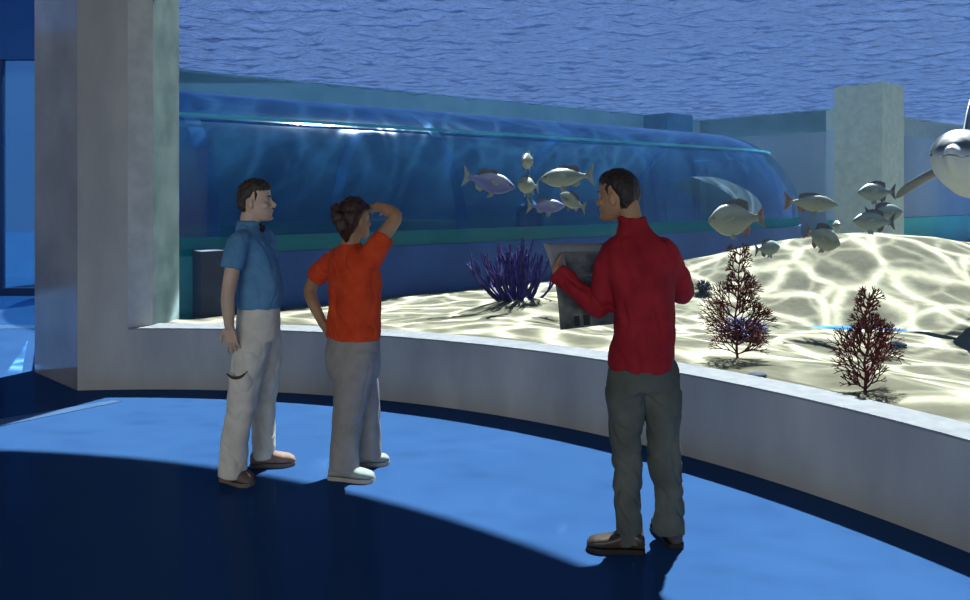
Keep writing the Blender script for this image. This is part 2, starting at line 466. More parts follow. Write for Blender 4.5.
def build_tunnel():
    root = empty('observation_tunnel', sn(SF, 0)); root.location = (0, 0, 0)
    tag(root, 'blue see-through walkway tunnel crossing the tank behind the sand', 'tunnel')
    q0, q1 = 3.45, T1 + RB * PI * .5
    sheet('glass_tube', tube_shell(q0, q1, 90, TR, 0, PI, 40), M['tube'], root)
    for side in (1, -1):
        band('plinth', q0 if side < 0 else 3.8, q1, 60, [(side * (TR - .22), 0), (side * (TR + .03), 0), (side * (TR + .03), .84), (side * (TR - .22), .84)], M['plinth'], root)
        band('rail', q0, q1, 60, [(side * (TR - .06), .84), (side * (TR + .0), .84), (side * (TR + .0), 1.08), (side * (TR - .06), 1.08)], M['rail'], root)
    band('plinth', q0, 3.8, 8, [(TR - .1, 0), (TR + .0, 0), (TR + .0, .84), (TR - .1, .84)], pmat('teal_panel', (.01, .13, .16), (.015, .16, .19), 1.2, .5, .3), root)
    teal = pmat('teal_strip', (.03, .22, .30), (.04, .26, .34), 3, .35, .4)
    ph = math.radians(50)
    pr = [(TR * math.cos(ph) + .02, TZ + TR * math.sin(ph) + .0), (TR * math.cos(ph) + .06, TZ + TR * math.sin(ph) + .0), (TR * math.cos(ph) + .05, TZ + TR * math.sin(ph) + .05), (TR * math.cos(ph) + .01, TZ + TR * math.sin(ph) + .05)]
    band('rail_reflection', q0, q1, 60, pr, teal, root)  # solid teal strip standing in for the rail's reflection in the tube
    for q in (3.85, 8.1, 13.4, T1 + .4):
        rows = tube_shell(q, q + .22, 2, TR - .05, 0, PI, 40)
        sheet('ring', rows, M['ring'], root)
    # dark block at the near end of the plinth
    c = ray(209, 195, 10.55)
    mb = MB(); box(mb, (c.x, c.y, .46), .16, .16, .46, (U, N, V((0, 0, 1))))
    o = mb.build('stone_block', M['block']); tag(o, 'dark upright block standing at the left end of the tunnel base', 'block')

# ------------------------------------------------------------------ fish
FM = {}
def fish_mats():
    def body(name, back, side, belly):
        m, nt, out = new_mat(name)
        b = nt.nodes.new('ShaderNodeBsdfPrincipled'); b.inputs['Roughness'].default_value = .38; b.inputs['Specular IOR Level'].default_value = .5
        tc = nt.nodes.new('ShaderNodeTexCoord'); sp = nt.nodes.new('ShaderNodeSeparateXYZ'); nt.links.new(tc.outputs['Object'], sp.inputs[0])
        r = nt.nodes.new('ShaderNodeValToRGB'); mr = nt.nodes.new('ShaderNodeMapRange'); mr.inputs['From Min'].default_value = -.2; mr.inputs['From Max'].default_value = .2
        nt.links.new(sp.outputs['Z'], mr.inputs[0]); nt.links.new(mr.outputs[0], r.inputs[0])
        e = r.color_ramp.elements; e[0].position = .2; e[0].color = (*belly, 1); e[1].position = .85; e[1].color = (*back, 1)  # back paler than the side: light from above put into the scale colour
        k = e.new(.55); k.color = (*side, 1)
        vo = nt.nodes.new('ShaderNodeTexVoronoi'); vo.inputs['Scale'].default_value = 46; nt.links.new(tc.outputs['Object'], vo.inputs['Vector'])
        bp = nt.nodes.new('ShaderNodeBump'); bp.inputs['Strength'].default_value = .25; bp.inputs['Distance'].default_value = .006
        nt.links.new(vo.outputs['Distance'], bp.inputs['Height']); nt.links.new(bp.outputs[0], b.inputs['Normal'])
        nt.links.new(r.outputs[0], b.inputs['Base Color']); nt.links.new(b.outputs[0], out.inputs[0]); return m
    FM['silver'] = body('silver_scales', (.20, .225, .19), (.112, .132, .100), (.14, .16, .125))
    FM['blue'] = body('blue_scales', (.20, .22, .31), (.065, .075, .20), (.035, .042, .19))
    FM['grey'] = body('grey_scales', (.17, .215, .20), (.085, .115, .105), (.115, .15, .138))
    FM['fin'] = pmat('dark_fin', (.035, .04, .045), (.07, .075, .075), 20, .6, .3)
    FM['finred'] = pmat('brown_fin', (.10, .05, .04), (.16, .11, .09), 14, .6, .3)
    FM['finpale'] = pmat('pale_fin', (.10, .12, .115), (.15, .17, .165), 16, .6, .3)
    FM['eye'] = pmat('fish_eye', (.008, .008, .01), None, 5, .15, .6)

def fin_plate(outline, th):
    """outline in the x-z plane, thickness about y=0"""
    mb = MB(); n = len(outline)
    cx = sum(p[0] for p in outline) / n; cz = sum(p[1] for p in outline) / n
    vs = [(x, 0, z) for x, z in outline] + [(cx, th, cz), (cx, -th, cz)]
    fs = []
    for i in range(n): j = (i + 1) % n; fs += [(i, j, n), (j, i, n + 1)]
    return mb.add(vs, fs)

def make_fish(mat, fin, deep=.2, wide=.085):
    """nose at +X, unit length"""
    prof = [(.5, .006, .0), (.475, .19, -.01), (.43, .36, -.01), (.36, .62, 0), (.26, .88, 0), (.14, 1, 0), (.0, .98, 0), (-.12, .82, .0), (-.22, .56, .0), (-.30, .33, .0), (-.36, .22, 0), (-.41, .23, 0), (-.43, .24, 0)]
    mb = MB(); rings = []
    for x, h, zc in prof:
        w = wide * (h ** .75) * (1.15 if x > .1 else 1) * (1 if x > -.3 else .55)
        rings.append([V((x, 0, zc * .2)) + V((0, math.cos(t) * w, math.sin(t) * deep * h * (1.0 if math.sin(t) > 0 else 1.05))) for t in [2 * PI * i / 28 for i in range(28)]])
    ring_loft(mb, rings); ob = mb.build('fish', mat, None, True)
    t = fin_plate([(-.36, .03), (-.42, .07), (-.50, .17), (-.56, .22), (-.535, .10), (-.52, .0), (-.535, -.10), (-.56, -.21), (-.50, -.16), (-.42, -.07), (-.36, -.03)], .012); t.build('tail_fin', fin, ob)
    dz = deep
    out = [(.20, dz * .9)]
    for i in range(9):
        x = .17 - i * .05; out += [(x, dz * (.93 + .42 * math.sin(PI * (i + 1.5) / 11))), (x - .025, dz * (.9 + .3 * math.sin(PI * (i + 1.5) / 11)))]
    out += [(-.27, dz * .35), (-.1, dz * .7), (.1, dz * .85)]
    fin_plate(out, .009).build('dorsal_fin', FM['fin'], ob)
    fin_plate([(-.10, -dz * .85), (-.16, -dz * 1.2), (-.26, -dz * .95), (-.29, -dz * .35), (-.18, -dz * .6)], .008).build('anal_fin', fin, ob)
    for s in (1, -1):
        p = fin_plate([(0, .0), (-.05, .035), (-.16, .02), (-.19, -.035), (-.10, -.06), (-.02, -.03)], .006)
        po = p.build('pectoral_fin', FM['finpale'], ob); po.location = (.22, s * wide * .95, -.02); po.rotation_euler = (s * -.35, .45, s * -.45)
        q = fin_plate([(0, .0), (-.04, -.10), (-.11, -.13), (-.10, -.02)], .006)
        qo = q.build('pelvic_fin', FM['finpale'], ob); qo.location = (.12, s * .03, -dz * .93); qo.rotation_euler = (s * .3, 0, 0)
        e = MB(); ball(e, (.405, s * wide * .50, deep * .14), .02, .012, .02, nu=12, nv=8); e.build('eye', FM['eye'], ob, True)
    m = MB(); limb(m, [(.47, .022, -.03), (.505, 0, -.022), (.47, -.022, -.03)], [.006, .009, .006], 8); m.build('mouth', FM['fin'], ob, True)
    return ob

def copy_tree(o):
    c = o.copy(); C.objects.link(c)
    for ch in list(o.children):
        d = ch.copy(); C.objects.link(d); d.parent = c
    return c

def build_fish():
    fish_mats()
    protos = {}
    specs = [  # px, py, depth, length, yaw(deg, 0 = nose right), pitch, roll, kind, label
        (490, 182, 9.2, .60, -14, -12, 6, 'blue', 'violet-blue deep fish farthest left, nose to the right and down'),
        (528, 161, 9.0, .42, 252, 0, 0, 'silver', 'small silver fish seen nose-on at the top of the left school'),
        (528, 185, 9.0, .44, 236, 4, 0, 'silver', 'small silver fish nose-on just below the topmost one, above the purple coral'),
        (566, 177, 8.6, .60, 196, -4, 0, 'silverlong', 'long silver fish facing left with pale flared tail, near the reader\'s head'),
        (547, 206, 9.3, .44, 12, 0, 10, 'bluelong', 'slim violet fish low in the left school, in front of the tunnel person'),
        (572, 201, 8.9, .40, 130, 22, -12, 'silver', 'small silver fish swimming away, just left of the reader\'s face'),
        (735, 219, 7.9, .54, 182, -4, 0, 'big', 'big rounded silver fish with brown forked tail above the left red coral'),
        (812, 203, 8.3, .51, -8, -3, 0, 'slim', 'slim brown-finned fish facing right, beside the pale column'),
        (768, 248, 8.2, .34, 28, 4, 0, 'grey', 'small grey fish with dark tail just right of the left coral tip'),
        (823, 238, 8.1, .40, -58, -16, 0, 'big', 'small round fish turning toward the sand, in front of the dune crest'),
        (836, 226, 9.8, .30, 262, 10, 0, 'silver', 'tiny distant fish at the foot of the pale column'),
        (876, 192, 8.0, .40, 190, 0, 0, 'grey', 'dark-finned grey fish, topmost of three beside the pale column'),
        (885, 213, 8.6, .42, 8, 4, 0, 'grey', 'half hidden fish in the middle of three beside the pale column'),
        (873, 221, 7.9, .42, 186, 2, 0, 'grey', 'grey fish lowest of three beside the pale column, nose to the left'),
    ]
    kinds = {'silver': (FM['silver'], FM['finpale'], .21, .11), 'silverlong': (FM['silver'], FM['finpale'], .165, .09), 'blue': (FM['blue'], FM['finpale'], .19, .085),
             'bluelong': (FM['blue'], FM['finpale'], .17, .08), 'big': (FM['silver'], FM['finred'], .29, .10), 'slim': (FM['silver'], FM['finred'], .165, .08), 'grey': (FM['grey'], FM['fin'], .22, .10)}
    for px, py, d, L, yaw, pit, roll, kind, lab in specs:
        if kind not in protos: protos[kind] = make_fish(*kinds[kind]); o = protos[kind]
        else: o = copy_tree(protos[kind])
        o.location = ray(px, py, d); o.scale = (L, L, L)
        o.rotation_euler = (math.radians(roll), math.radians(-pit), math.radians(yaw))
        tag(o, lab, 'fish', 'fish swimming in the tank')

def build_dolphin():
    skin_top = None
    m, nt, out = new_mat('dolphin_skin')
    b = nt.nodes.new('ShaderNodeBsdfPrincipled'); b.inputs['Roughness'].default_value = .55; b.inputs['Specular IOR Level'].default_value = .3
    tc = nt.nodes.new('ShaderNodeTexCoord'); sp = nt.nodes.new('ShaderNodeSeparateXYZ'); nt.links.new(tc.outputs['Object'], sp.inputs[0])
    n = nt.nodes.new('ShaderNodeTexNoise'); n.inputs['Scale'].default_value = 5; nt.links.new(tc.outputs['Object'], n.inputs['Vector'])
    h = math_node(nt, 'MULTIPLY_ADD', n.outputs['Fac'], .08, sp.outputs['Z'])
    r = nt.nodes.new('ShaderNodeValToRGB'); mr = nt.nodes.new('ShaderNodeMapRange'); mr.inputs['From Min'].default_value = -.4; mr.inputs['From Max'].default_value = .4
    nt.links.new(h, mr.inputs[0]); nt.links.new(mr.outputs[0], r.inputs[0])
    e = r.color_ramp.elements; e[0].position = .46; e[0].color = (.30, .33, .35, 1); e[1].position = .56; e[1].color = (.04, .052, .058, 1)
    nt.links.new(r.outputs[0], b.inputs['Base Color']); nt.links.new(b.outputs[0], out.inputs[0])
    # x forward
    mb = MB()
    prof = [(-1.75, .05, .04, .02), (-1.5, .09, .11, .02), (-1.1, .17, .20, .02), (-.6, .29, .31, .01), (-.1, .36, .37, 0), (.35, .37, .37, 0), (.7, .35, .35, -.01), (.95, .32, .32, -.02), (1.12, .27, .27, -.02), (1.24, .19, .19, -.03), (1.30, .10, .11, -.04)]
    rings = [ell(V((x, 0, zc)), V((0, 1, 0)), V((0, 0, 1)), w, hh, 32) for x, w, hh, zc in prof]
    ring_loft(mb, rings)
    limb(mb, [(1.0, 0, -.08), (1.22, 0, -.09), (1.40, 0, -.085), (1.50, 0, -.08)], [.17, .14, .10, .075], 20, flat=.75)   # beak
    limb(mb, [(1.0, 0, -.16), (1.22, 0, -.165), (1.38, 0, -.155), (1.47, 0, -.14)], [.16, .12, .085, .06], 20, flat=.7)
    def plate(pts, th):
        n_ = len(pts); c = sum((V(p) for p in pts), V()) / n_; nn = (V(pts[1]) - V(pts[0])).cross(V(pts[2]) - V(pts[0])).normalized()
        vs = [V(p) for p in pts] + [c + nn * th, c - nn * th]; fs = []
        for i in range(n_): j = (i + 1) % n_; fs += [(i, j, n_), (j, i, n_ + 1)]
        mb.add(vs, fs)
    o = fuse(mb, 'dolphin', m, None, .022, 3)
    dark = pmat('dolphin_fin', (.03, .035, .045), (.06, .07, .08), 4, .4, .4)
    def finpart(name, P, R, flat):
        q = MB(); limb(q, P, R, 16, flat=flat, up=(0, 1, 0) if name == 'dorsal_fin' else (0, 0, 1)); return q.build(name, dark, o, True)
    finpart('dorsal_fin', [(.48, 0, .24), (.38, 0, .5), (.24, 0, .74), (.06, 0, .93)], [.27, .20, .12, .03], .16)
    for s in (1, -1):
        finpart('flipper', [(.62, s * .28, -.14), (.56, s * .48, -.24), (.46, s * .66, -.34), (.34, s * .78, -.42)], [.13, .12, .085, .03], .2)
        finpart('fluke', [(-1.65, s * .02, .02), (-1.78, s * .2, .02), (-1.95, s * .42, .02)], [.16, .13, .04], .2)
        e_ = MB(); ball(e_, (1.13, s * .255, -.04), .025, .015, .02, nu=12, nv=8); e_.build('eye', FM['eye'], o, True)
    mm = MB(); limb(mm, [(1.25, .145, -.085), (1.38, .105, -.122), (1.50, .05, -.128), (1.545, 0, -.128), (1.50, -.05, -.128), (1.38, -.105, -.122), (1.25, -.145, -.085)], [.008] * 7, 8); mm.build('mouth_line', dark, o, True)
    tip = ray(955, 166, 9.2)
    o.rotation_euler = (0, math.radians(-9), math.radians(180 + 50))
    o.location = tip - Matrix.Rotation(math.radians(230), 3, 'Z') @ V((1.2, 0, 0))
    tag(o, 'grey dolphin with white belly swimming head-on at the right edge', 'dolphin')

# ------------------------------------------------------------------ corals, urchins
def build_corals():
    red = pmat('red_coral', (.055, .012, .012), (.10, .022, .018), 12, .8, .2)
    pur = pmat('purple_coral', (.018, .012, .085), (.032, .02, .13), 10, .75, .2)
    def grow(mb, p, d, L, r, depth, rnd, spread, plane):
        q = p + d * L
        mid = (p + q) / 2 + V((rnd.uniform(-1, 1), rnd.uniform(-.6, .6), 0)) * L * .08
        limb(mb, [p, mid, q], [r, r * .92, r * .82], 5, False, depth == 0, 2)
        if depth == 0: return
        kids = 2 if rnd.random() < .8 else 3
        for k in range(kids):
            a = (k - (kids - 1) / 2) * spread * rnd.uniform(.7, 1.2) * (2 if kids == 2 else 1.4) * .6 + rnd.uniform(-.12, .12)
            nd = V((d.x * math.cos(a) + d.z * math.sin(a), d.y + rnd.uniform(-.22, .22), -d.x * math.sin(a) + d.z * math.cos(a)))
            nd.z += .10; nd.normalize()
            grow(mb, q, nd, L * rnd.uniform(.74, .95), r * .82, depth - 1, rnd, spread, plane)
    def fan(px, py, h, w, seed, lab):
        rnd = random.Random(seed); base = on_sand(px, py); mb = MB()
        trunk = []; n = 13; p = V((0, 0, -.04)); x = 0
        pts = [p]
        for i in range(n):
            p = p + V((rnd.uniform(-.012, .012), rnd.uniform(-.01, .01), (h + .0) / n)); pts.append(p)
        limb(mb, pts, [.010 * (1 - .7 * i / n) for i in range(n + 1)], 7, False, True, 2)
        for i in range(1, n):
            f = i / n; z = pts[i]
            reach = w * .5 * (1 - f ** 1.6) * (.55 + .45 * min(1, f * 5)) 
            for s in (1, -1):
                for rep in range(2):
                    a = s * rnd.uniform(.55, 1.15); d = V((math.sin(a), rnd.uniform(-.55, .55), math.cos(a))).normalized()
                    L = max(reach * .36, .03) * rnd.uniform(.8, 1.15)
                    dep = 4 if L > .05 else 3
                    grow(mb, z, d, L, .0058, dep, rnd, .62, None)
        o = mb.build('fan_coral', red, None, True); o.location = base; tag(o, lab, 'coral', 'red fan corals'); return o
    fan(738, 358, .84, .45, 3, 'bare dark-red fan coral nearest the man in the red shirt')
    b = fan(865, 391, .62, .40, 5, 'pointed dark-red fan coral right behind the curved sill, at the right')
    # purple bush
    rnd = random.Random(11); mb = MB(); base = on_sand(517, 299); k = base.y / F
    for i in range(46):
        a = rnd.uniform(0, 2 * PI); tilt = rnd.uniform(.05, .95) ** .8
        d = V((math.sin(tilt) * math.cos(a), math.sin(tilt) * math.sin(a) * .8, math.cos(tilt)))
        L = 58 * k * rnd.uniform(.8, 1.1) / (1 + .12 * tilt); P = []; p = V((math.cos(a) * 16 * k * tilt, math.sin(a) * 10 * k * tilt, -.05))
        for s in range(6):
            P.append(p.copy()); p = p + d * L / 5.5 + V((rnd.uniform(-.02, .02), rnd.uniform(-.02, .02), .0)); d = (d + V((0, 0, .16))).normalized()
        limb(mb, P, [.016, .0155, .0145, .013, .011, .008], 7, False, True, 2)
        for rep in range(2):
            j = rnd.randrange(2, 5); q = P[j]; a2 = a + rnd.uniform(-1.2, 1.2); e = V((math.cos(a2) * .6, math.sin(a2) * .5, .8)).normalized()
            limb(mb, [q, q + e * L * .16, q + (e + V((0, 0, .5))) * L * .26], [.012, .011, .007], 7, False, True, 2)
    o = mb.build('bush_coral', pur, None, True); o.location = base
    tag(o, 'bushy purple branching coral on the sand left of the map', 'coral')
    # urchins
    def urchin(px, py, r, squash, mat, lab, n):
        rnd = random.Random(px); base = on_sand(px, py); mb = MB(); ball(mb, (0, 0, r * .45 * squash), r * .5, r * .5, r * .45 * squash)
        for i in range(n):
            z = rnd.uniform(-.15, 1); a = rnd.uniform(0, 2 * PI); s = math.sqrt(1 - z * z); d = V((s * math.cos(a), s * math.sin(a), z * squash))
            c = V((0, 0, r * .42 * squash)); limb(mb, [c + d * r * .3, c + d * r * .7, c + d * r * rnd.uniform(.9, 1.1)], [r * .045, r * .03, r * .01], 5, False, False, 1)
        o = mb.build('sea_urchin', mat, None, True); o.location = base; tag(o, lab, 'sea urchin', 'sea urchins'); return o
    urchin(703, 293, .14, 1, pmat('urchin_black', (.012, .012, .016), (.025, .022, .03), 12, .6, .3), 'black spiny sea urchin on the sand beside the red sleeve', 220)
    urchin(743, 338, .24, .62, pmat('urchin_blue', (.012, .018, .07), (.02, .03, .10), 12, .7, .3), 'dark blue spiny sea urchin behind the fan coral near the man', 260)
    # small stones
    st = pmat('stone', (.05, .07, .09), (.09, .11, .13), 14, .8, .2)
    for px, py, r, lab in ((757, 384, .045, 'small dark stone by the curved sill between the two red corals'), (897, 346, .07, 'flat dark stone on the sand right of the pointed red coral')):
        base = on_sand(px, py); mb = MB(); ball(mb, (0, 0, r * .2), r * 1.3, r, r * .45)
        for i in range(len(mb.v)):
            v = V(mb.v[i]); mb.v[i] = tuple(v * (1 + .3 * noise.noise(v * 18 + V((px, 0, 0)))))
        o = mb.build('stone', st, None, True); o.location = base; tag(o, lab, 'stone')

# ------------------------------------------------------------------ people
SKIN = {}
def person_mats():
    SKIN['fair'] = pmat('skin_fair', (.46, .33, .24), (.55, .40, .30), 9, .55, .35)
    SKIN['tan'] = pmat('skin_tan', (.30, .165, .085), (.38, .22, .12), 9, .55, .35)
    SKIN['hair_dark'] = pmat('hair_dark', (.010, .008, .007), (.028, .02, .016), 60, .55, .35, .5, 90)
    SKIN['hair_brown'] = pmat('hair_brown', (.022, .016, .012), (.055, .04, .028), 50, .55, .35, .5, 90)
    SKIN['hair_red'] = pmat('hair_auburn', (.018, .008, .006), (.05, .02, .013), 50, .5, .35, .5, 80)
    SKIN['white'] = pmat('eye_white', (.34, .33, .31), None, 4, .2, .5)
    SKIN['iris'] = pmat('iris', (.02, .015, .01), None, 4, .15, .5)
    SKIN['lip'] = pmat('lip', (.30, .12, .09), None, 6, .45, .4)

HEADS = [(-.002, .078, .012, .028), (.012, .09, -.012, .043), (.035, .092, -.045, .054), (.06, .090, -.075, .062), (.085, .087, -.090, .068), (.11, .082, -.098, .072),
         (.135, .087, -.101, .075), (.16, .088, -.099, .0755), (.185, .080, -.092, .071), (.208, .062, -.075, .060), (.225, .036, -.05, .042), (.234, .01, -.022, .02)]
class Head:
    """frame: chin point o, forward f, right r, up u"""
    def __init__(s, o, fwd, tilt=0, sc=1.0):
        f = V(fwd).normalized(); s.o = V(o); u = V((0, 0, 1)); r = f.cross(u).normalized(); 
        f2 = f * math.cos(tilt) + u * math.sin(tilt); u2 = r.cross(f2).normalized()
        s.f, s.r, s.u, s.k = f2, r, u2, sc
    def p(s, r, f, u): return s.o + (s.r * r + s.f * f + s.u * u) * s.k
    def skull(s, mb, grow=0, sel=lambda z: True):
        rings = []
        for z, fr, bk, w in HEADS:
            c = s.p(0, (fr + bk) / 2, z); rings.append(ell(c, s.r, s.f, (w + grow) * s.k, ((fr - bk) / 2 + grow) * s.k, 28, 2.15))
        ring_loft(mb, rings)
    def face(s, mb, fem=False):
        k = s.k
        limb(mb, [s.p(0, .083, .128), s.p(0, .094, .108), s.p(0, .108, .090), s.p(0, .106, .080)], [.008 * k, .009 * k, .0125 * k, .010 * k], 10)
        for q in (1, -1):
            ball(mb, s.p(q * .011, .096, .081), .008 * k, .008 * k, .007 * k, nu=10, nv=8)            # nostril wings
            limb(mb, [s.p(q * .012, .083, .134), s.p(q * .03, .083, .137), s.p(q * .05, .068, .132)], [.006 * k, .0075 * k, .005 * k], 8)   # brow ridge
            ball(mb, s.p(q * .042, .062, .088), .022 * k, .02 * k, .02 * k, nu=12, nv=8)               # cheek
            ax = (s.r * q * .35 + s.f * .94, s.r * q * .94 - s.f * .35, s.u)
            ball(mb, s.p(q * .077, -.012, .100), .017 * k, .007 * k, .032 * k, ax, 16, 10)             # ear
        limb(mb, [s.p(-.02, .084, .056), s.p(0, .095, .058), s.p(.02, .084, .056)], [.005 * k, .008 * k, .005 * k], 8)
        limb(mb, [s.p(-.017, .084, .048), s.p(0, .093, .0475), s.p(.017, .084, .048)], [.005 * k, .0075 * k, .005 * k], 8)
        ball(mb, s.p(0, .083, .014), .018 * k, .014 * k, .014 * k, nu=12, nv=8)
    def eyes(s, parent, loc):
        for q in (1, -1):
            mb = MB(); ball(mb, s.p(q * .030, .070, .118), .0125 * s.k, .0125 * s.k, .0105 * s.k, (s.r, s.f, s.u), 14, 10); e = mb.build('eye', SKIN['white'], parent, True)
            mb = MB(); ball(mb, s.p(q * .030, .0785, .118), .0055 * s.k, .0045 * s.k, .0055 * s.k, (s.r, s.f, s.u), 12, 8); mb.build('iris', SKIN['iris'], e, True)
            mb = MB(); limb(mb, [s.p(q * .014, .090, .138), s.p(q * .03, .0905, .142), s.p(q * .048, .075, .137)], [.003 * s.k, .0042 * s.k, .002 * s.k], 8); mb.build('eyebrow', SKIN['hair_dark'], parent, True)

def hand(mb, w, d, back, side, curl=.4, k=1.0, spread=.10, thumb_in=.5):
    """wrist w, direction d, back-of-hand normal, side = thumb direction sign"""
    d = V(d).normalized(); b = V(back); b = (b - d * b.dot(d)).normalized(); t = d.cross(b) * side
    rings = []
    for x, wd, th in ((-.01, .026, .019), (.02, .034, .018), (.05, .041, .016), (.08, .042, .014), (.095, .039, .011)):
        rings.append(ell(w + d * x * k, t, b, wd * k, th * k, 16, 2.6))
    ring_loft(mb, rings)
    L = ((.040, .026, .020), (.044, .029, .022), (.041, .027, .021), (.032, .021, .018))
    for i in range(4):
        off = (.031 - i * .0205); p = w + d * .082 * k + t * off * k
        a = (1.5 - i) * spread; dd = (d * math.cos(a) + t * math.sin(a)).normalized(); P = [p - dd * .015 * k, p]
        c = curl * (.55 + .12 * i); bend = 0
        for j in range(3):
            bend += c * (.8 if j == 0 else 1)
            dj = dd * math.cos(bend) - b * math.sin(bend); p = p + dj * L[i][j] * k; P.append(p)
        limb(mb, P, [.0088 * k, .0092 * k, .0085 * k, .0078 * k, .0062 * k], 8, True, True, 3)
    p0 = w + d * .018 * k + t * .028 * k; p1 = p0 + (d * .6 + t * .75 - b * .25 * thumb_in).normalized() * .036 * k
    p2 = p1 + (d * .85 + t * .42 - b * .3 * thumb_in).normalized() * .030 * k; p3 = p2 + (d * .95 + t * .15 - b * .35 * thumb_in).normalized() * .024 * k
    limb(mb, [p0 - t * .01 * k, p0, p1, p2, p3], [.014 * k, .0145 * k, .0115 * k, .0098 * k, .0072 * k], 8, True, True, 3)

def torso(mb, secs, f, n=32, e=2.3, cap=True):
    """secs: (z, centre (x,y), half depth, half width, yaw)"""
    rings = []
    for z, c, dp, wd, *yw in secs:
        ff = V(f).normalized()
        if yw: ff = Matrix.Rotation(yw[0], 3, 'Z') @ ff
        r = V((ff.y, -ff.x, 0)); rings.append(ell(V((c[0], c[1], z)), r, ff, wd, dp, n, e))
    # interpolate
    fine = []
    for i in range(len(rings) - 1):
        a = rings[max(i - 1, 0)]; b = rings[i]; c_ = rings[i + 1]; d_ = rings[min(i + 2, len(rings) - 1)]
        for s in range(4):
            t = s / 4; fine.append([cr(a[j], b[j], c_[j], d_[j], t) for j in range(n)])
    fine.append(rings[-1]); ring_loft(mb, fine)

def folds(amp, freq, st=(1, 1, 1), seed=0, lo=-9, hi=9):
    amp *= 1.25
    def f(co, nn):
        q = V((co.x * st[0] * freq + seed, co.y * st[1] * freq, co.z * st[2] * freq))
        n1 = noise.noise(q); n2 = noise.noise(q * 2.3 + V((7, 3, 1)))
        w = 1 if lo < co.z < hi else .3
        q3 = V((q.x * 1.1 + q.z * .9 + 4, q.y * 1.1 - q.z * .6, q.z * .9)); cr_ = (1 - min(1, abs(noise.noise(q3)) * 3.2)) ** 2
        return amp * w * (n1 + .5 * n2 - .75 * cr_)
    return f

def shoe(parent, heel, toe, mat, solemat, w=.045, h=.085, z0=0.0):
    h0, t0 = V((*heel, z0)), V((*toe, z0)); d = (t0 - h0); L = d.length; d.normalize(); s = V((-d.y, d.x, 0)); up = V((0, 0, 1))
    prof = [(0, .55, .055), (.04, .74, .075), (.14, .80, .092), (.28, .78, .098), (.42, .84, .085), (.58, .98, .066), (.74, 1.05, .056), (.88, .92, .048), (.96, .66, .036), (1.0, .3, .02)]
    mb = MB(); rings = []
    for x, ww, hh in prof:
        hh *= h / .095; c = h0 + d * x * L + up * (.016 + hh / 2); rings.append(ell(c, s, up, w * ww, hh / 2, 20, 2.6))
    ring_loft(mb, rings); o = fuse(mb, 'shoe', mat, parent, .006, 2)
    rings = [[h0 + d * x * L * 1.0 + s * w * (ww + .08) * sg + up * zz for sg, zz in ((-1, 0), (1, 0), (1, .022), (-1, .022))] for x, ww, hh in prof]
    mb = MB(); ring_loft(mb, rings); mb.build('sole', solemat, o); return o

def hairmass(head, parts, name, mat, parent, amp=.004, fr=40):
    mb = MB(); parts(mb, head)
    return fuse(mb, name, mat, parent, .006, 3, lambda co, n: amp * noise.noise(V((co.x * fr, co.y * fr, co.z * fr * .35))))

def short_hair(mb, H, front=.085, low=.05, g=.010):
    rings = []
    for z, fr, bk, w in [(low, -.035, -.075, .048), (.075, -.024, -.093, .066), (.10, -.024, -.104, .0755), (.125, -.004, -.108, .080), (.15, .034, -.108, .0815), (.168, .05, -.107, .0815)]:
        c = H.p(0, (fr + bk) / 2, z); rings.append(ell(c, H.r, H.f, w * H.k, (fr - bk) / 2 * H.k, 32, 2.2))
    ring_loft(mb, rings)
    rings = []
    for z, fr, bk, w in [(.160, .03, -.105, .0815), (.178, front - .022, -.104, .0805), (.192, front, -.100, .077), (.212, front - .006, -.086, .068), (.232, front - .028, -.062, .051), (.246, front - .06, -.03, .025)]:
        c = H.p(0, (fr + bk) / 2, z); rings.append(ell(c, H.r, H.f, w * H.k, (fr - bk) / 2 * H.k, 32, 2.1))
    ring_loft(mb, rings)
    for q in (1, -1):
        limb(mb, [H.p(q * .070, .020, .155), H.p(q * .0715, .016, .135), H.p(q * .069, .012, .115)], [.010 * H.k, .0065 * H.k, .004 * H.k], 8)
        for k in range(5):   # uneven tufts along the hairline
            a = k / 4; limb(mb, [H.p(q * (.012 + .05 * a), .062 - .035 * a * a, .205 - .01 * a), H.p(q * (.010 + .056 * a), .082 - .040 * a * a, .186 - .012 * a)], [.016 * H.k, .007 * H.k], 8)

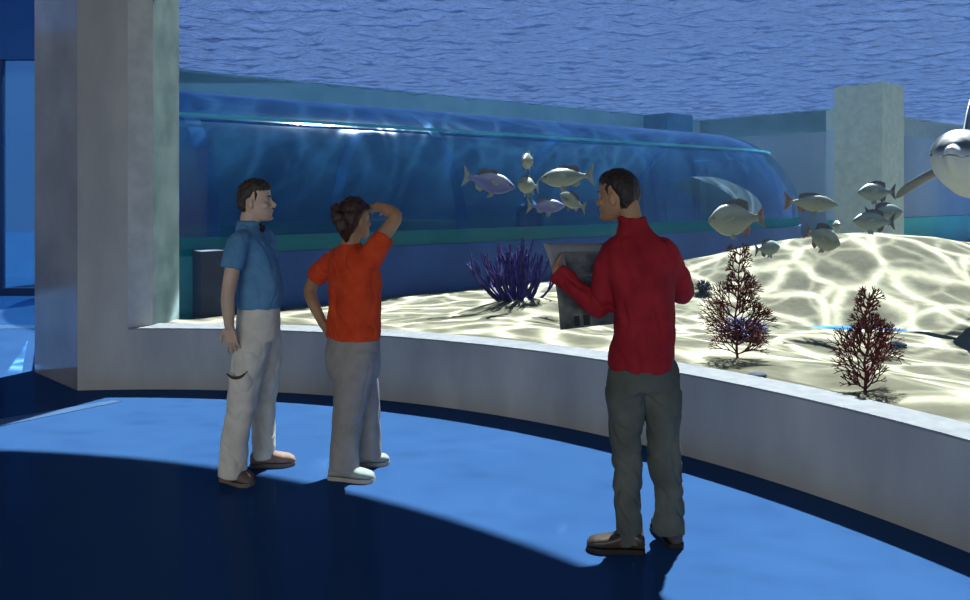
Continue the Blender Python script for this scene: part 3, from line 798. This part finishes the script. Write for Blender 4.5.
def man_in_blue():
    px = .00594; base = V((-1.366, 4.75, 0))
    F_ = V((.94, .34, 0)).normalized(); R_ = V((F_.y, -F_.x, 0))
    B = MB()
    H = Head((.006, 0, 1.497), (1, .05, 0), .02, 1.02)
    H.skull(B); H.face(B)
    limb(B, [(-.045, 0, 1.38), (-.035, 0, 1.46), (-.022, .0, 1.54), (-.02, 0, 1.60)], [.075, .062, .057, .055], 20)
    tc = [(.99, (.03, .0), .085, .12), (1.08, (.035, 0), .112, .148), (1.2, (.02, 0), .105, .145), (1.3, (-.01, 0), .098, .155), (1.37, (-.03, 0), .085, .155), (1.43, (-.04, 0), .055, .10)]
    torso(B, [(.86, (.02, 0), .075, .11)] + tc, F_)
    # near arm hanging, far arm
    limb(B, [(-.035, -.165, 1.39), (-.052, -.205, 1.30), (-.083, -.225, 1.115), (-.09, -.218, 1.02), (-.085, -.207, .905)], [.052, .046, .040, .038, .027], 16)
    hand(B, V((-.085, -.206, .90)), (.10, .06, -1), (-.25, -1, 0), 1, .42, 1.0)
    limb(B, [(.02, .165, 1.39), (.012, .21, 1.28), (.0, .235, 1.12), (.018, .235, 1.0), (.035, .22, .90)], [.052, .046, .040, .038, .027], 16)
    hand(B, V((.036, .219, .895)), (.05, -.05, -1), (.2, 1, 0), -1, .5, 1.0)
    limb(B, [(.01, -.06, .88), (-.04, -.125, .49), (-.08, -.165, .09)], [.06, .045, .032], 16)
    limb(B, [(.03, .06, .88), (.028, .11, .49), (.018, .135, .09)], [.06, .045, .032], 16)
    ball(B, (-.03, -.165, .05), .085, .026, .026, (V((.8, -.6, 0)), V((.6, .8, 0)), V((0, 0, 1)))); ball(B, (.06, .14, .05), .085, .026, .026)
    o = fuse(B, 'person', SKIN['fair'], None, .005, 2); o.location = base
    tag(o, 'man in a blue polo shirt and cream trousers, seen side on', 'person')
    H.eyes(o, base)
    mb = MB(); limb(mb, [H.p(-.019, .087, .053), H.p(0, .099, .054), H.p(.019, .087, .053)], [.002, .0035, .002], 8); mb.build('lips', SKIN['lip'], o, True)
    hairmass(H, lambda m_, h_: short_hair(m_, h_, .090), 'hair', SKIN['hair_brown'], o, .007, 55)
    # polo shirt
    S = MB(); ts = [(.985, (.022, 0), .125, .172), (1.05, (.03, 0), .130, .172), (1.14, (.03, 0), .128, .168), (1.22, (.02, 0), .122, .170), (1.30, (-.005, 0), .116, .180), (1.36, (-.025, 0), .102, .180), (1.41, (-.04, 0), .082, .155), (1.452, (-.045, 0), .070, .095), (1.475, (-.045, 0), .066, .07)]
    torso(S, ts, F_)
    limb(S, [(-.03, -.12, 1.385), (-.045, -.178, 1.365), (-.060, -.207, 1.30), (-.070, -.219, 1.235)], [.068, .071, .068, .066], 20, True, False)
    limb(S, [(.0, .13, 1.385), (.012, .18, 1.365), (.012, .21, 1.30), (.008, .222, 1.235)], [.068, .071, .068, .066], 20, True, False)
    polo = pmat('polo_cloth', (.075, .21, .37), (.105, .255, .43), 14, .85, .15, .25, 120, bdist=.004)
    sh = fuse(S, 'shirt', polo, o, .006, 4, folds(.006, 9, (1, 1, .55), 3))
    cm = MB(); rings = []
    for z, a in ((1.455, .072), (1.50, .064)):
        rings.append(ell(V((-.037, 0, z)) + F_ * 0, R_, F_, a, a * 1.02, 24))
    rings = [rings[0], rings[1], ell(V((-.037, 0, 1.498)), R_, F_, .060, .061, 24), ell(V((-.037, 0, 1.45)), R_, F_, .066, .067, 24)]
    ring_loft(cm, rings, False); cm.f += [(72 + i, 72 + (i + 1) % 24, (i + 1) % 24, i) for i in range(24)]
    cm.build('collar', polo, sh, True)
    mb = MB(); ball(mb, (.040, .012, 1.452), .02, .02, .02, nu=12, nv=8); limb(mb, [(.030, -.012, 1.475), (.044, .01, 1.44)], [.010, .013], 8); b_ = mb.build('neck_opening', pmat('dark_undershirt', (.01, .012, .02)), sh, True)
    b_['label'] = 'dark undershirt at the open collar'
    # trousers
    T = MB(); torso(T, [(.80, (.015, 0), .125, .165), (.88, (.02, 0), .128, .170), (.95, (.022, 0), .122, .165), (1.005, (.024, 0), .118, .16)], F_)
    limb(T, [(.012, -.07, .84), (.0, -.095, .72), (-.038, -.13, .47), (-.065, -.155, .25), (-.083, -.165, .04)], [.100, .104, .084, .079, .083], 22, True, False)
    limb(T, [(.03, .07, .84), (.035, .095, .72), (.028, .12, .47), (.020, .13, .25), (.018, .135, .055)], [.100, .102, .078, .072, .074], 22, True, False)
    cream = pmat('cream_cotton', (.50, .49, .43), (.62, .61, .54), 10, .9, .1, .2, 110, bdist=.004)
    tr = fuse(T, 'trousers', cream, o, .006, 10, folds(.009, 8, (1, 1, .7), 5, -1, .75))
    pk = pmat('pocket_dark', (.06, .05, .03), None, 8, .9)
    mb = MB(); limb(mb, [(-.095, -.215, .635), (-.06, -.222, .615), (-.02, -.215, .618), (.012, -.195, .645)], [.005, .008, .008, .004], 8); q = mb.build('pocket_edge', pk, tr, True); q['label'] = 'dark thigh pocket edge'
    sm = pmat('suede_shaded', (.105, .075, .065), (.16, .12, .10), 16, .8, .2); sm2 = pmat('suede_lit', (.20, .14, .11), (.27, .19, .15), 16, .8, .2); so = pmat('shoe_sole', (.12, .10, .085), (.16, .13, .11), 10, .8)  # one suede in two tones: near shoe's shade, far shoe's light in the colour
    shoe(o, (-.155, -.105), (.045, -.215), sm, so, .050, .10); shoe(o, (-.06, .115), (.205, .15), sm2, so, .048, .098)

def woman_in_red():
    base = V((-.772, 4.75, 0))
    F_ = V((.75, .66, 0)).normalized(); R_ = V((F_.y, -F_.x, 0))
    B = MB(); H = Head((.0, .03, 1.388), (.66, .75, 0), .05, .99)
    H.skull(B); H.face(B)
    limb(B, [(-.03, .0, 1.24), (-.032, .0, 1.34), (-.018, .012, 1.43), (-.015, .02, 1.48)], [.08, .056, .050, .05], 20)
    torso(B, [(.72, (-.01, 0), .09, .12), (.85, (-.005, 0), .10, .13), (1.0, (-.005, 0), .11, .14), (1.15, (-.01, 0), .115, .15), (1.25, (-.02, 0), .095, .15), (1.31, (-.025, 0), .06, .10)], F_)
    # left arm, hand on hip
    limb(B, [(-.155, .11, 1.265), (-.215, .145, 1.20), (-.305, .19, 1.085), (-.285, .15, 1.0), (-.20, .07, .868)], [.050, .046, .041, .037, .027], 16)
    hand(B, V((-.198, .068, .866)), (.55, .0, -.75), (-.4, -.75, -.3), -1, .45, .95)
    # right arm raised, hand shading the eyes
    limb(B, [(.095, -.10, 1.29), (.165, -.10, 1.395), (.246, -.06, 1.515), (.20, -.02, 1.56), (.125, .045, 1.585)], [.052, .046, .041, .037, .026], 16)
    hand(B, V((.128, .045, 1.578)), (-.50, .70, -.12), (.3, .3, .9), 1, .3, .95, .06)
    limb(B, [(.02, -.06, .74), (-.02, -.075, .45), (-.05, -.09, .09)], [.065, .05, .034], 16)
    limb(B, [(-.02, .06, .74), (.045, .11, .45), (.062, .13, .09)], [.065, .05, .034], 16)
    ball(B, (.0, -.11, .045), .085, .026, .026); ball(B, (.09, .145, .045), .085, .026, .026)
    o = fuse(B, 'person', SKIN['tan'], None, .005, 2); o.location = base
    tag(o, 'woman in an orange-red T-shirt shading her eyes, one hand on her hip', 'person')
    H.eyes(o, base)
    def hr(mb, h):
        rings = []
        for z, fr, bk, w in [(.04, -.045, -.088, .046), (.07, -.02, -.106, .070), (.10, -.005, -.114, .081), (.135, .012, -.118, .087), (.165, .045, -.117, .089)]:
            rings.append(ell(h.p(0, (fr + bk) / 2, z), h.r, h.f, w * h.k, (fr - bk) / 2 * h.k, 28, 2.2))
        ring_loft(mb, rings); rings = []
        for z, fr, bk, w in [(.155, .05, -.116, .088), (.18, .090, -.112, .086), (.205, .082, -.102, .080), (.23, .06, -.082, .066), (.25, .03, -.05, .045), (.258, .0, -.02, .02)]:
            rings.append(ell(h.p(0, (fr + bk) / 2, z), h.r, h.f, w * h.k, (fr - bk) / 2 * h.k, 28, 2.2))
        ring_loft(mb, rings)
        ball(mb, h.p(.0, -.128, .135), .05, .042, .048, (h.r, h.f, h.u)); ball(mb, h.p(-.02, -.115, .185), .045, .035, .035, (h.r, h.f, h.u)); ball(mb, h.p(.02, -.12, .09), .04, .035, .045, (h.r, h.f, h.u))
        limb(mb, [h.p(.01, -.09, .09), h.p(.012, -.088, .04), h.p(.012, -.076, -.02)], [.045, .036, .016], 12)
    hairmass(H, hr, 'hair', SKIN['hair_red'], o, .009, 34)
    S = MB(); ts = [(.80, (-.008, .0), .142, .182), (.86, (-.008, 0), .142, .183), (.95, (-.006, 0), .138, .178), (1.05, (0, 0), .138, .172), (1.14, (0, 0), .142, .176), (1.21, (-.005, 0), .13, .180), (1.265, (-.015, 0), .11, .175), (1.31, (-.025, 0), .085, .14), (1.345, (-.03, 0), .068, .09), (1.365, (-.03, 0), .062, .068)]
    torso(S, ts, F_)
    limb(S, [(-.11, .08, 1.26), (-.165, .118, 1.235), (-.225, .15, 1.185), (-.262, .168, 1.14)], [.072, .072, .068, .067], 20, True, False)
    limb(S, [(.06, -.08, 1.24), (.105, -.10, 1.285), (.148, -.103, 1.35), (.185, -.092, 1.415)], [.078, .076, .068, .064], 20, True, False)
    red = pmat('orange_red_jersey', (.50, .045, .012), (.60, .065, .018), 12, .85, .15, .25, 110, bdist=.004)
    sh = fuse(S, 'shirt', red, o, .006, 4, folds(.009, 8, (1, 1, .8), 1))
    T = MB(); torso(T, [(.56, (-.012, 0), .13, .15), (.64, (-.014, 0), .150, .172), (.72, (-.014, 0), .148, .178), (.80, (-.008, 0), .136, .174), (.84, (-.006, 0), .13, .165)], F_)
    limb(T, [(.03, -.07, .70), (.005, -.07, .58), (-.02, -.075, .42), (-.042, -.085, .24), (-.050, -.09, .045)], [.122, .112, .098, .088, .088], 22, True, False)
    limb(T, [(-.03, .08, .70), (.015, .095, .58), (.045, .11, .42), (.058, .125, .24), (.062, .13, .06)], [.122, .105, .088, .078, .078], 22, True, False)
    grey = pmat('taupe_trousers', (.24, .228, .21), (.31, .295, .275), 9, .9, .1, .2, 110, bdist=.004)
    tr = fuse(T, 'trousers', grey, o, .006, 10, folds(.006, 7, (1, 1, .6), 8, -1, .7))
    pk = pmat('pocket_dark2', (.07, .06, .055), None, 8, .9)
    mb = MB(); limb(mb, [(-.115, -.085, .735), (-.085, -.115, .68), (-.06, -.125, .66)], [.004, .008, .004], 8); mb.build('pocket_edge', pk, tr, True)
    sm = pmat('grey_canvas', (.20, .25, .24), (.28, .33, .31), 14, .85, .2); so = pmat('pale_sole', (.34, .32, .27), (.40, .38, .33), 8, .8)
    shoe(o, (-.135, -.085), (.135, -.145), sm, so, .048, .085); shoe(o, (-.04, .12), (.185, .17), sm, so, .046, .085)

def man_in_red():
    base = V((.769, 3.73, 0)); F_ = V((-.22, .97, 0)).normalized()
    B = MB(); H = Head((-.135, .06, 1.530), (-.80, .60, 0), -.05, 1.0)
    H.skull(B); H.face(B)
    limb(B, [(-.06, .0, 1.40), (-.072, .006, 1.48), (-.092, .02, 1.57), (-.105, .035, 1.62)], [.065, .050, .052, .055], 20)
    torso(B, [(.82, (-.02, 0), .09, .12), (.95, (-.03, 0), .09, .12), (1.1, (-.03, 0), .10, .13), (1.25, (-.045, 0), .10, .145), (1.37, (-.055, 0), .085, .145), (1.44, (-.06, 0), .055, .10)], F_)
    limb(B, [(-.175, .0, 1.385), (-.205, .01, 1.28), (-.222, .04, 1.14), (-.32, .09, 1.20), (-.425, .15, 1.287)], [.036, .034, .030, .026, .024], 16)
    hand(B, V((-.425, .15, 1.287)), (.15, .95, .05), (-.95, .1, .2), 1, .8, 1.0)
    limb(B, [(.07, .0, 1.39), (.125, .05, 1.31), (.185, .13, 1.215), (.165, .25, 1.19), (.12, .375, 1.19)], [.040, .038, .036, .032, .026], 16)
    hand(B, V((.12, .375, 1.19)), (-.55, .8, .15), (.75, .45, .1), -1, .75, 1.0)
    limb(B, [(-.08, .01, .80), (-.107, .02, .44), (-.10, -.01, .09)], [.06, .045, .032], 16)
    limb(B, [(.03, .02, .80), (.082, .058, .44), (.107, .07, .09)], [.06, .045, .032], 16)
    ball(B, (-.15, -.01, .045), .085, .026, .026); ball(B, (.105, .14, .045), .026, .085, .026)
    o = fuse(B, 'person', SKIN['tan'], None, .005, 2); o.location = base
    tag(o, 'man in a red long-sleeved shirt holding up a printed map', 'person')
    H.eyes(o, base)
    hairmass(H, lambda m_, h_: short_hair(m_, h_, .086, .015), 'hair', SKIN['hair_dark'], o, .004, 70)
    S = MB(); ts = [(.84, (-.040, .0), .128, .160), (.90, (-.038, 0), .124, .156), (.98, (-.034, 0), .118, .151), (1.08, (-.027, 0), .116, .147), (1.19, (-.036, 0), .118, .155), (1.29, (-.048, 0), .116, .172), (1.37, (-.055, 0), .102, .172), (1.43, (-.06, 0), .082, .14), (1.475, (-.066, .0), .068, .088), (1.52, (-.076, .008), .064, .066), (1.552, (-.085, .008), .062, .064)]
    torso(S, ts, F_)
    limb(S, [(-.13, .0, 1.375), (-.182, .0, 1.35), (-.205, .01, 1.27), (-.217, .03, 1.165), (-.235, .05, 1.125), (-.30, .08, 1.17), (-.37, .12, 1.235), (-.42, .145, 1.275)], [.072, .074, .064, .062, .060, .056, .054, .052], 20, True, False)
    limb(S, [(.03, .0, 1.385), (.075, .01, 1.36), (.125, .05, 1.30), (.175, .115, 1.215), (.187, .16, 1.185), (.17, .25, 1.185), (.13, .35, 1.185)], [.072, .074, .066, .062, .060, .056, .052], 20, True, False)
    red = pmat('crimson_cloth', (.22, .008, .014), (.30, .014, .022), 9, .8, .2, .25, 90, bdist=.004)
    def fd(co, nn):
        a = folds(.011, 8, (1.1, 1.1, .55), 4)(co, nn)
        return a
    sh = fuse(S, 'shirt', red, o, .006, 4, fd)
    # wavy hem
    for v in sh.data.vertices:
        if v.co.z < .885: v.co.z += .012 * math.sin(v.co.x * 60 + v.co.y * 25) * (1 - (v.co.z - .825) / .06)
    T = MB(); torso(T, [(.74, (-.022, 0.01), .115, .152), (.80, (-.028, .01), .12, .154), (.88, (-.035, 0), .112, .145), (.93, (-.038, 0), .108, .14)], F_)
    limb(T, [(-.10, .0, .82), (-.112, .005, .70), (-.105, .02, .44), (-.102, .0, .22), (-.100, -.015, .028)], [.098, .090, .072, .066, .069], 22, True, False)
    limb(T, [(.048, .03, .82), (.062, .035, .70), (.082, .055, .44), (.098, .065, .22), (.107, .07, .05)], [.098, .090, .076, .070, .074], 22, True, False)
    g = pmat('grey_green_chino', (.065, .075, .065), (.115, .125, .105), 5, .9, .1, .2, 110, bdist=.004)
    fuse(T, 'trousers', g, o, .006, 14, folds(.010, 8, (1, 1, .8), 2, -1, .75))
    lm = pmat('brown_leather', (.03, .022, .015), (.055, .042, .028), 12, .35, .4); so = pmat('black_sole', (.012, .011, .010), None, 8, .6)
    shoe(o, (-.03, -.03), (-.295, .005), lm, so, .048, .085); shoe(o, (.125, .0), (.09, .27), lm, so, .048, .088)
    # the map he holds
    m, nt, out = new_mat('printed_map')
    b = nt.nodes.new('ShaderNodeBsdfPrincipled'); b.inputs['Roughness'].default_value = .8
    tcn = nt.nodes.new('ShaderNodeTexCoord'); sp = nt.nodes.new('ShaderNodeSeparateXYZ'); nt.links.new(tcn.outputs['UV'], sp.inputs[0])
    n = nt.nodes.new('ShaderNodeTexNoise'); n.inputs['Scale'].default_value = 5; n.inputs['Detail'].default_value = 6; nt.links.new(tcn.outputs['UV'], n.inputs['Vector'])
    r = nt.nodes.new('ShaderNodeValToRGB'); nt.links.new(n.outputs['Fac'], r.inputs[0])
    r.color_ramp.elements[0].position = .36; r.color_ramp.elements[0].color = (.03, .035, .035, 1); r.color_ramp.elements[1].position = .62; r.color_ramp.elements[1].color = (.17, .18, .17, 1)
    def rect(x0, x1, y0, y1):
        a = math_node(nt, 'MULTIPLY', math_node(nt, 'GREATER_THAN', sp.outputs[0], x0), math_node(nt, 'LESS_THAN', sp.outputs[0], x1))
        c = math_node(nt, 'MULTIPLY', math_node(nt, 'GREATER_THAN', sp.outputs[1], y0), math_node(nt, 'LESS_THAN', sp.outputs[1], y1))
        return math_node(nt, 'MULTIPLY', a, c)
    lower = pm = rect(-.01, 1.01, -.01, .60); pic = rect(.16, .95, .62, .90); mark = math_node(nt, 'ADD', rect(.16, .22, .02, .14), rect(.26, .33, .02, .14))
    mx = nt.nodes.new('ShaderNodeMix'); mx.data_type = 'RGBA'; mx.inputs[6].default_value = (.22, .23, .23, 1)
    nt.links.new(math_node(nt, 'MINIMUM', math_node(nt, 'ADD', lower, pic), 1.0), mx.inputs[0]); nt.links.new(r.outputs[0], mx.inputs[7])
    mx2 = nt.nodes.new('ShaderNodeMix'); mx2.data_type = 'RGBA'; nt.links.new(mark, mx2.inputs[0]); nt.links.new(mx.outputs[2], mx2.inputs[6]); mx2.inputs[7].default_value = (.015, .017, .017, 1)
    nt.links.new(mx2.outputs[2], b.inputs['Base Color']); nt.links.new(b.outputs[0], out.inputs[0])
    TL, TRi, BL, BR = V((.31, 3.935, 1.415)), V((.86, 4.22, 1.40)), V((.372, 3.90, .992)), V((.90, 4.16, 1.0))
    nx, nz = 16, 14; vs = []; fs = []
    nrm = (TRi - TL).cross(BL - TL).normalized()
    for j in range(nz + 1):
        for i in range(nx + 1):
            a, c = i / nx, j / nz
            p = TL * (1 - a) * (1 - c) + TRi * a * (1 - c) + BL * (1 - a) * c + BR * a * c
            p += nrm * (.03 * math.sin(PI * a * 1.3) + .012 * math.sin(5 * c + 2)) - V((.02, 0, 0)) * math.exp(-c * 6) * math.exp(-a * 6)
            vs.append(p)
    nn = len(vs); off = nrm * .0012
    def idx(i, j): return j * (nx + 1) + i
    for j in range(nz):
        for i in range(nx):
            q = (idx(i, j), idx(i + 1, j), idx(i + 1, j + 1), idx(i, j + 1)); fs.append(q); fs.append(tuple(k + nn for k in reversed(q)))
    edge = [idx(i, 0) for i in range(nx)] + [idx(nx, j) for j in range(nz)] + [idx(i, nz) for i in range(nx, 0, -1)] + [idx(0, j) for j in range(nz, 0, -1)]
    for k in range(len(edge)): a, c = edge[k], edge[(k + 1) % len(edge)]; fs.append((c, a, a + nn, c + nn))
    me = bpy.data.meshes.new('map'); me.from_pydata([tuple(v) for v in vs] + [tuple(v + off) for v in vs], [], fs)
    uv = me.uv_layers.new(name='uv')
    for lp in me.loops:
        k = lp.vertex_index % nn; uv.data[lp.index].uv = ((k % (nx + 1)) / nx, 1 - (k // (nx + 1)) / nz)
    me.polygons.foreach_set('use_smooth', [True] * len(me.polygons))
    tag(link('map', me, m), 'grey printed paper map held up by the man in red', 'map')

def tunnel_person():
    p = ray(530, 195, 15.4); base = V((p.x, p.y, 0)); F_ = V((-.5, -.85, 0)).normalized(); R_ = V((F_.y, -F_.x, 0))
    B = MB(); H = Head((.0, -.02, 1.57), (.4, -.9, 0), 0, 1.0); H.skull(B); H.face(B)
    limb(B, [(0, 0, 1.42), (0, 0, 1.52), (0, -.0, 1.62)], [.075, .06, .055], 14)
    torso(B, [(.82, (0, 0), .10, .15), (1.0, (0, 0), .105, .15), (1.2, (0, 0), .11, .16), (1.38, (0, 0), .095, .165), (1.46, (0, 0), .06, .10)], F_)
    for s in (1, -1):
        q = R_ * s
        limb(B, [q * .17 + V((0, 0, 1.42)), q * .22 + V((0, 0, 1.28)), q * .245 + V((0, 0, 1.12)), q * .24 + F_ * .06 + V((0, 0, .88))], [.05, .046, .042, .028], 12)
        hand(B, q * .24 + F_ * .06 + V((0, 0, .88)), (0, 0, -1), q, s, .4)
        limb(B, [q * .09 + V((0, 0, .86)), q * .10 + V((0, 0, .47)), q * .10 + V((0, 0, .09))], [.09, .055, .04], 12)
        ball(B, q * .10 + F_ * .06 + V((0, 0, .04)), .04, .10, .04, (R_, F_, V((0, 0, 1))), 12, 8)
    o = fuse(B, 'person', SKIN['fair'], None, .008, 2); o.location = base
    tag(o, 'person in a dark coat standing inside the blue tunnel', 'person')
    S = MB(); torso(S, [(.60, (0, 0), .15, .21), (.85, (0, 0), .14, .20), (1.1, (0, 0), .135, .19), (1.3, (0, 0), .13, .20), (1.42, (0, 0), .11, .19), (1.48, (0, 0), .08, .12), (1.54, (0, 0), .068, .07)], F_)
    for s in (1, -1):
        q = R_ * s; limb(S, [q * .15 + V((0, 0, 1.41)), q * .20 + V((0, 0, 1.34)), q * .24 + V((0, 0, 1.14)), q * .24 + F_ * .055 + V((0, 0, .92))], [.075, .072, .062, .054], 14, True, False)
    fuse(S, 'coat', pmat('dark_coat', (.02, .05, .09), (.03, .07, .12), 6, .8), o, .009, 3, folds(.01, 7, seed=3))
    T = MB()
    for s in (1, -1):
        q = R_ * s; limb(T, [q * .09 + V((0, 0, .84)), q * .10 + V((0, 0, .47)), q * .10 + V((0, 0, .06))], [.10, .08, .075], 14, True, False)
    fuse(T, 'trousers', pmat('dark_trousers', (.02, .025, .035)), o, .009, 3)
    hairmass(H, lambda m_, h_: short_hair(m_, h_), 'hair', SKIN['hair_dark'], o)

# ------------------------------------------------------------------ light and camera
def build_light():
    w = bpy.data.worlds.new('world'); bpy.context.scene.world = w; w.use_nodes = True
    bg = w.node_tree.nodes['Background']; bg.inputs[1].default_value = 1.0; wn = w.node_tree
    tc = wn.nodes.new('ShaderNodeTexCoord'); sz = wn.nodes.new('ShaderNodeSeparateXYZ'); wn.links.new(tc.outputs['Generated'], sz.inputs[0])
    rp = wn.nodes.new('ShaderNodeValToRGB'); wn.links.new(sz.outputs['Z'], rp.inputs[0]); wn.links.new(rp.outputs[0], bg.inputs[0])   # hazy bright horizon, deep zenith
    e = rp.color_ramp.elements; e[0].position = 0; e[0].color = (.13, .23, .50, 1); e[1].position = .5; e[1].color = (.05, .115, .32, 1)
    k = e.new(.25); k.color = (.15, .25, .54, 1)
    l = bpy.data.lights.new('sun', 'SUN'); l.energy = 15; l.angle = math.radians(1.2); l.color = (1, .97, .90)
    o = bpy.data.objects.new('sun', l); C.objects.link(o); o.rotation_euler = SUN.to_track_quat('Z', 'Y').to_euler(); o.location = (0, 0, 12)
    # sunlight focused by the waves above the tank: a spot with a wave pattern, cut off at the window line
    D = 60; tgt = V((3, 12, .3)); pos = tgt + SUN * D
    l = bpy.data.lights.new('wave_light', 'SPOT'); l.energy = 1900000; l.spot_size = math.radians(46); l.spot_blend = .1; l.shadow_soft_size = .01; l.color = (1, .98, .92)
    o = bpy.data.objects.new('wave_light', l); C.objects.link(o); o.location = pos; o.rotation_euler = SUN.to_track_quat('Z', 'Y').to_euler()
    l.use_nodes = True; nt = l.node_tree; nt.nodes.clear()
    out = nt.nodes.new('ShaderNodeOutputLight'); em = nt.nodes.new('ShaderNodeEmission'); nt.links.new(em.outputs[0], out.inputs[0])
    ge = nt.nodes.new('ShaderNodeNewGeometry'); sp = nt.nodes.new('ShaderNodeSeparateXYZ'); nt.links.new(ge.outputs['Incoming'], sp.inputs[0])
    k = math_node(nt, 'DIVIDE', .3 - pos.z, sp.outputs['Z'])
    X = math_node(nt, 'MULTIPLY_ADD', sp.outputs['X'], k, pos.x); Y = math_node(nt, 'MULTIPLY_ADD', sp.outputs['Y'], k, pos.y)
    cb = nt.nodes.new('ShaderNodeCombineXYZ'); nt.links.new(X, cb.inputs[0]); nt.links.new(Y, cb.inputs[1])
    ns = nt.nodes.new('ShaderNodeTexNoise'); ns.inputs['Scale'].default_value = .9; ns.inputs['Detail'].default_value = 1.5; nt.links.new(cb.outputs[0], ns.inputs['Vector'])
    sc = nt.nodes.new('ShaderNodeVectorMath'); sc.operation = 'MULTIPLY_ADD'; sc.inputs[1].default_value = (.6, .6, 0); nt.links.new(ns.outputs['Color'], sc.inputs[0]); nt.links.new(cb.outputs[0], sc.inputs[2])
    tot = None
    for scale, amp, off in ((1.15, 1.0, 0), (1.9, .34, 11)):
        ad = nt.nodes.new('ShaderNodeVectorMath'); ad.operation = 'ADD'; ad.inputs[1].default_value = (off, off * .7, off); nt.links.new(sc.outputs[0], ad.inputs[0])
        vo = nt.nodes.new('ShaderNodeTexVoronoi'); vo.feature = 'DISTANCE_TO_EDGE'; vo.inputs['Scale'].default_value = scale; nt.links.new(ad.outputs[0], vo.inputs['Vector'])
        dd = math_node(nt, 'MULTIPLY', vo.outputs['Distance'], 13)
        e1 = math_node(nt, 'EXPONENT', math_node(nt, 'MULTIPLY', math_node(nt, 'MULTIPLY', dd, dd), -1.0))
        e2 = math_node(nt, 'EXPONENT', math_node(nt, 'MULTIPLY', vo.outputs['Distance'], -6))
        e = math_node(nt, 'MULTIPLY', math_node(nt, 'MULTIPLY_ADD', e2, .10, e1), amp)
        tot = e if tot is None else math_node(nt, 'ADD', tot, e)
    dx = math_node(nt, 'SUBTRACT', X, CX); dy = math_node(nt, 'SUBTRACT', Y, CY)
    rr = math_node(nt, 'SQRT', math_node(nt, 'ADD', math_node(nt, 'MULTIPLY', dx, dx), math_node(nt, 'MULTIPLY', dy, dy)))
    mask = math_node(nt, 'GREATER_THAN', rr, R1 + .02)
    side = math_node(nt, 'GREATER_THAN', math_node(nt, 'MULTIPLY_ADD', Y, .45, X), -.9)   # keeps off the left hall
    nt.links.new(math_node(nt, 'MULTIPLY', math_node(nt, 'MULTIPLY', tot, mask), side), em.inputs['Strength'])
    # broad fill lamp added in front of the closed rear wall
    l = bpy.data.lights.new('rear_fill', 'AREA'); l.shape = 'RECTANGLE'; l.size = 14; l.size_y = 2.6; l.energy = 640; l.color = (.93, .96, 1)
    o = bpy.data.objects.new('rear_fill', l); C.objects.link(o); o.location = (-3, -8.5, 1.7); o.rotation_euler = (math.radians(90), 0, 0)
    cam = bpy.data.cameras.new('camera'); cam.sensor_width = 36; cam.lens = 36 * F / 970; cam.shift_y = -105 / 970; cam.clip_end = 200
    o = bpy.data.objects.new('camera', cam); C.objects.link(o); o.location = (0, 0, CAMZ); o.rotation_euler = (PI / 2, 0, 0)
    sc_ = bpy.context.scene; sc_.camera = o
    sc_.view_settings.view_transform = 'Standard'; sc_.view_settings.look = 'None'; sc_.view_settings.gamma = 1; sc_.view_settings.exposure = 0
    sc_.cycles.max_bounces = 10; sc_.cycles.transparent_max_bounces = 24; sc_.cycles.use_denoising = True
    sc_.cycles.sample_clamp_indirect = 4

build_hall(); build_tank(); build_tunnel(); build_fish(); build_dolphin(); build_corals()
person_mats(); man_in_blue(); woman_in_red(); man_in_red(); tunnel_person()
build_light()
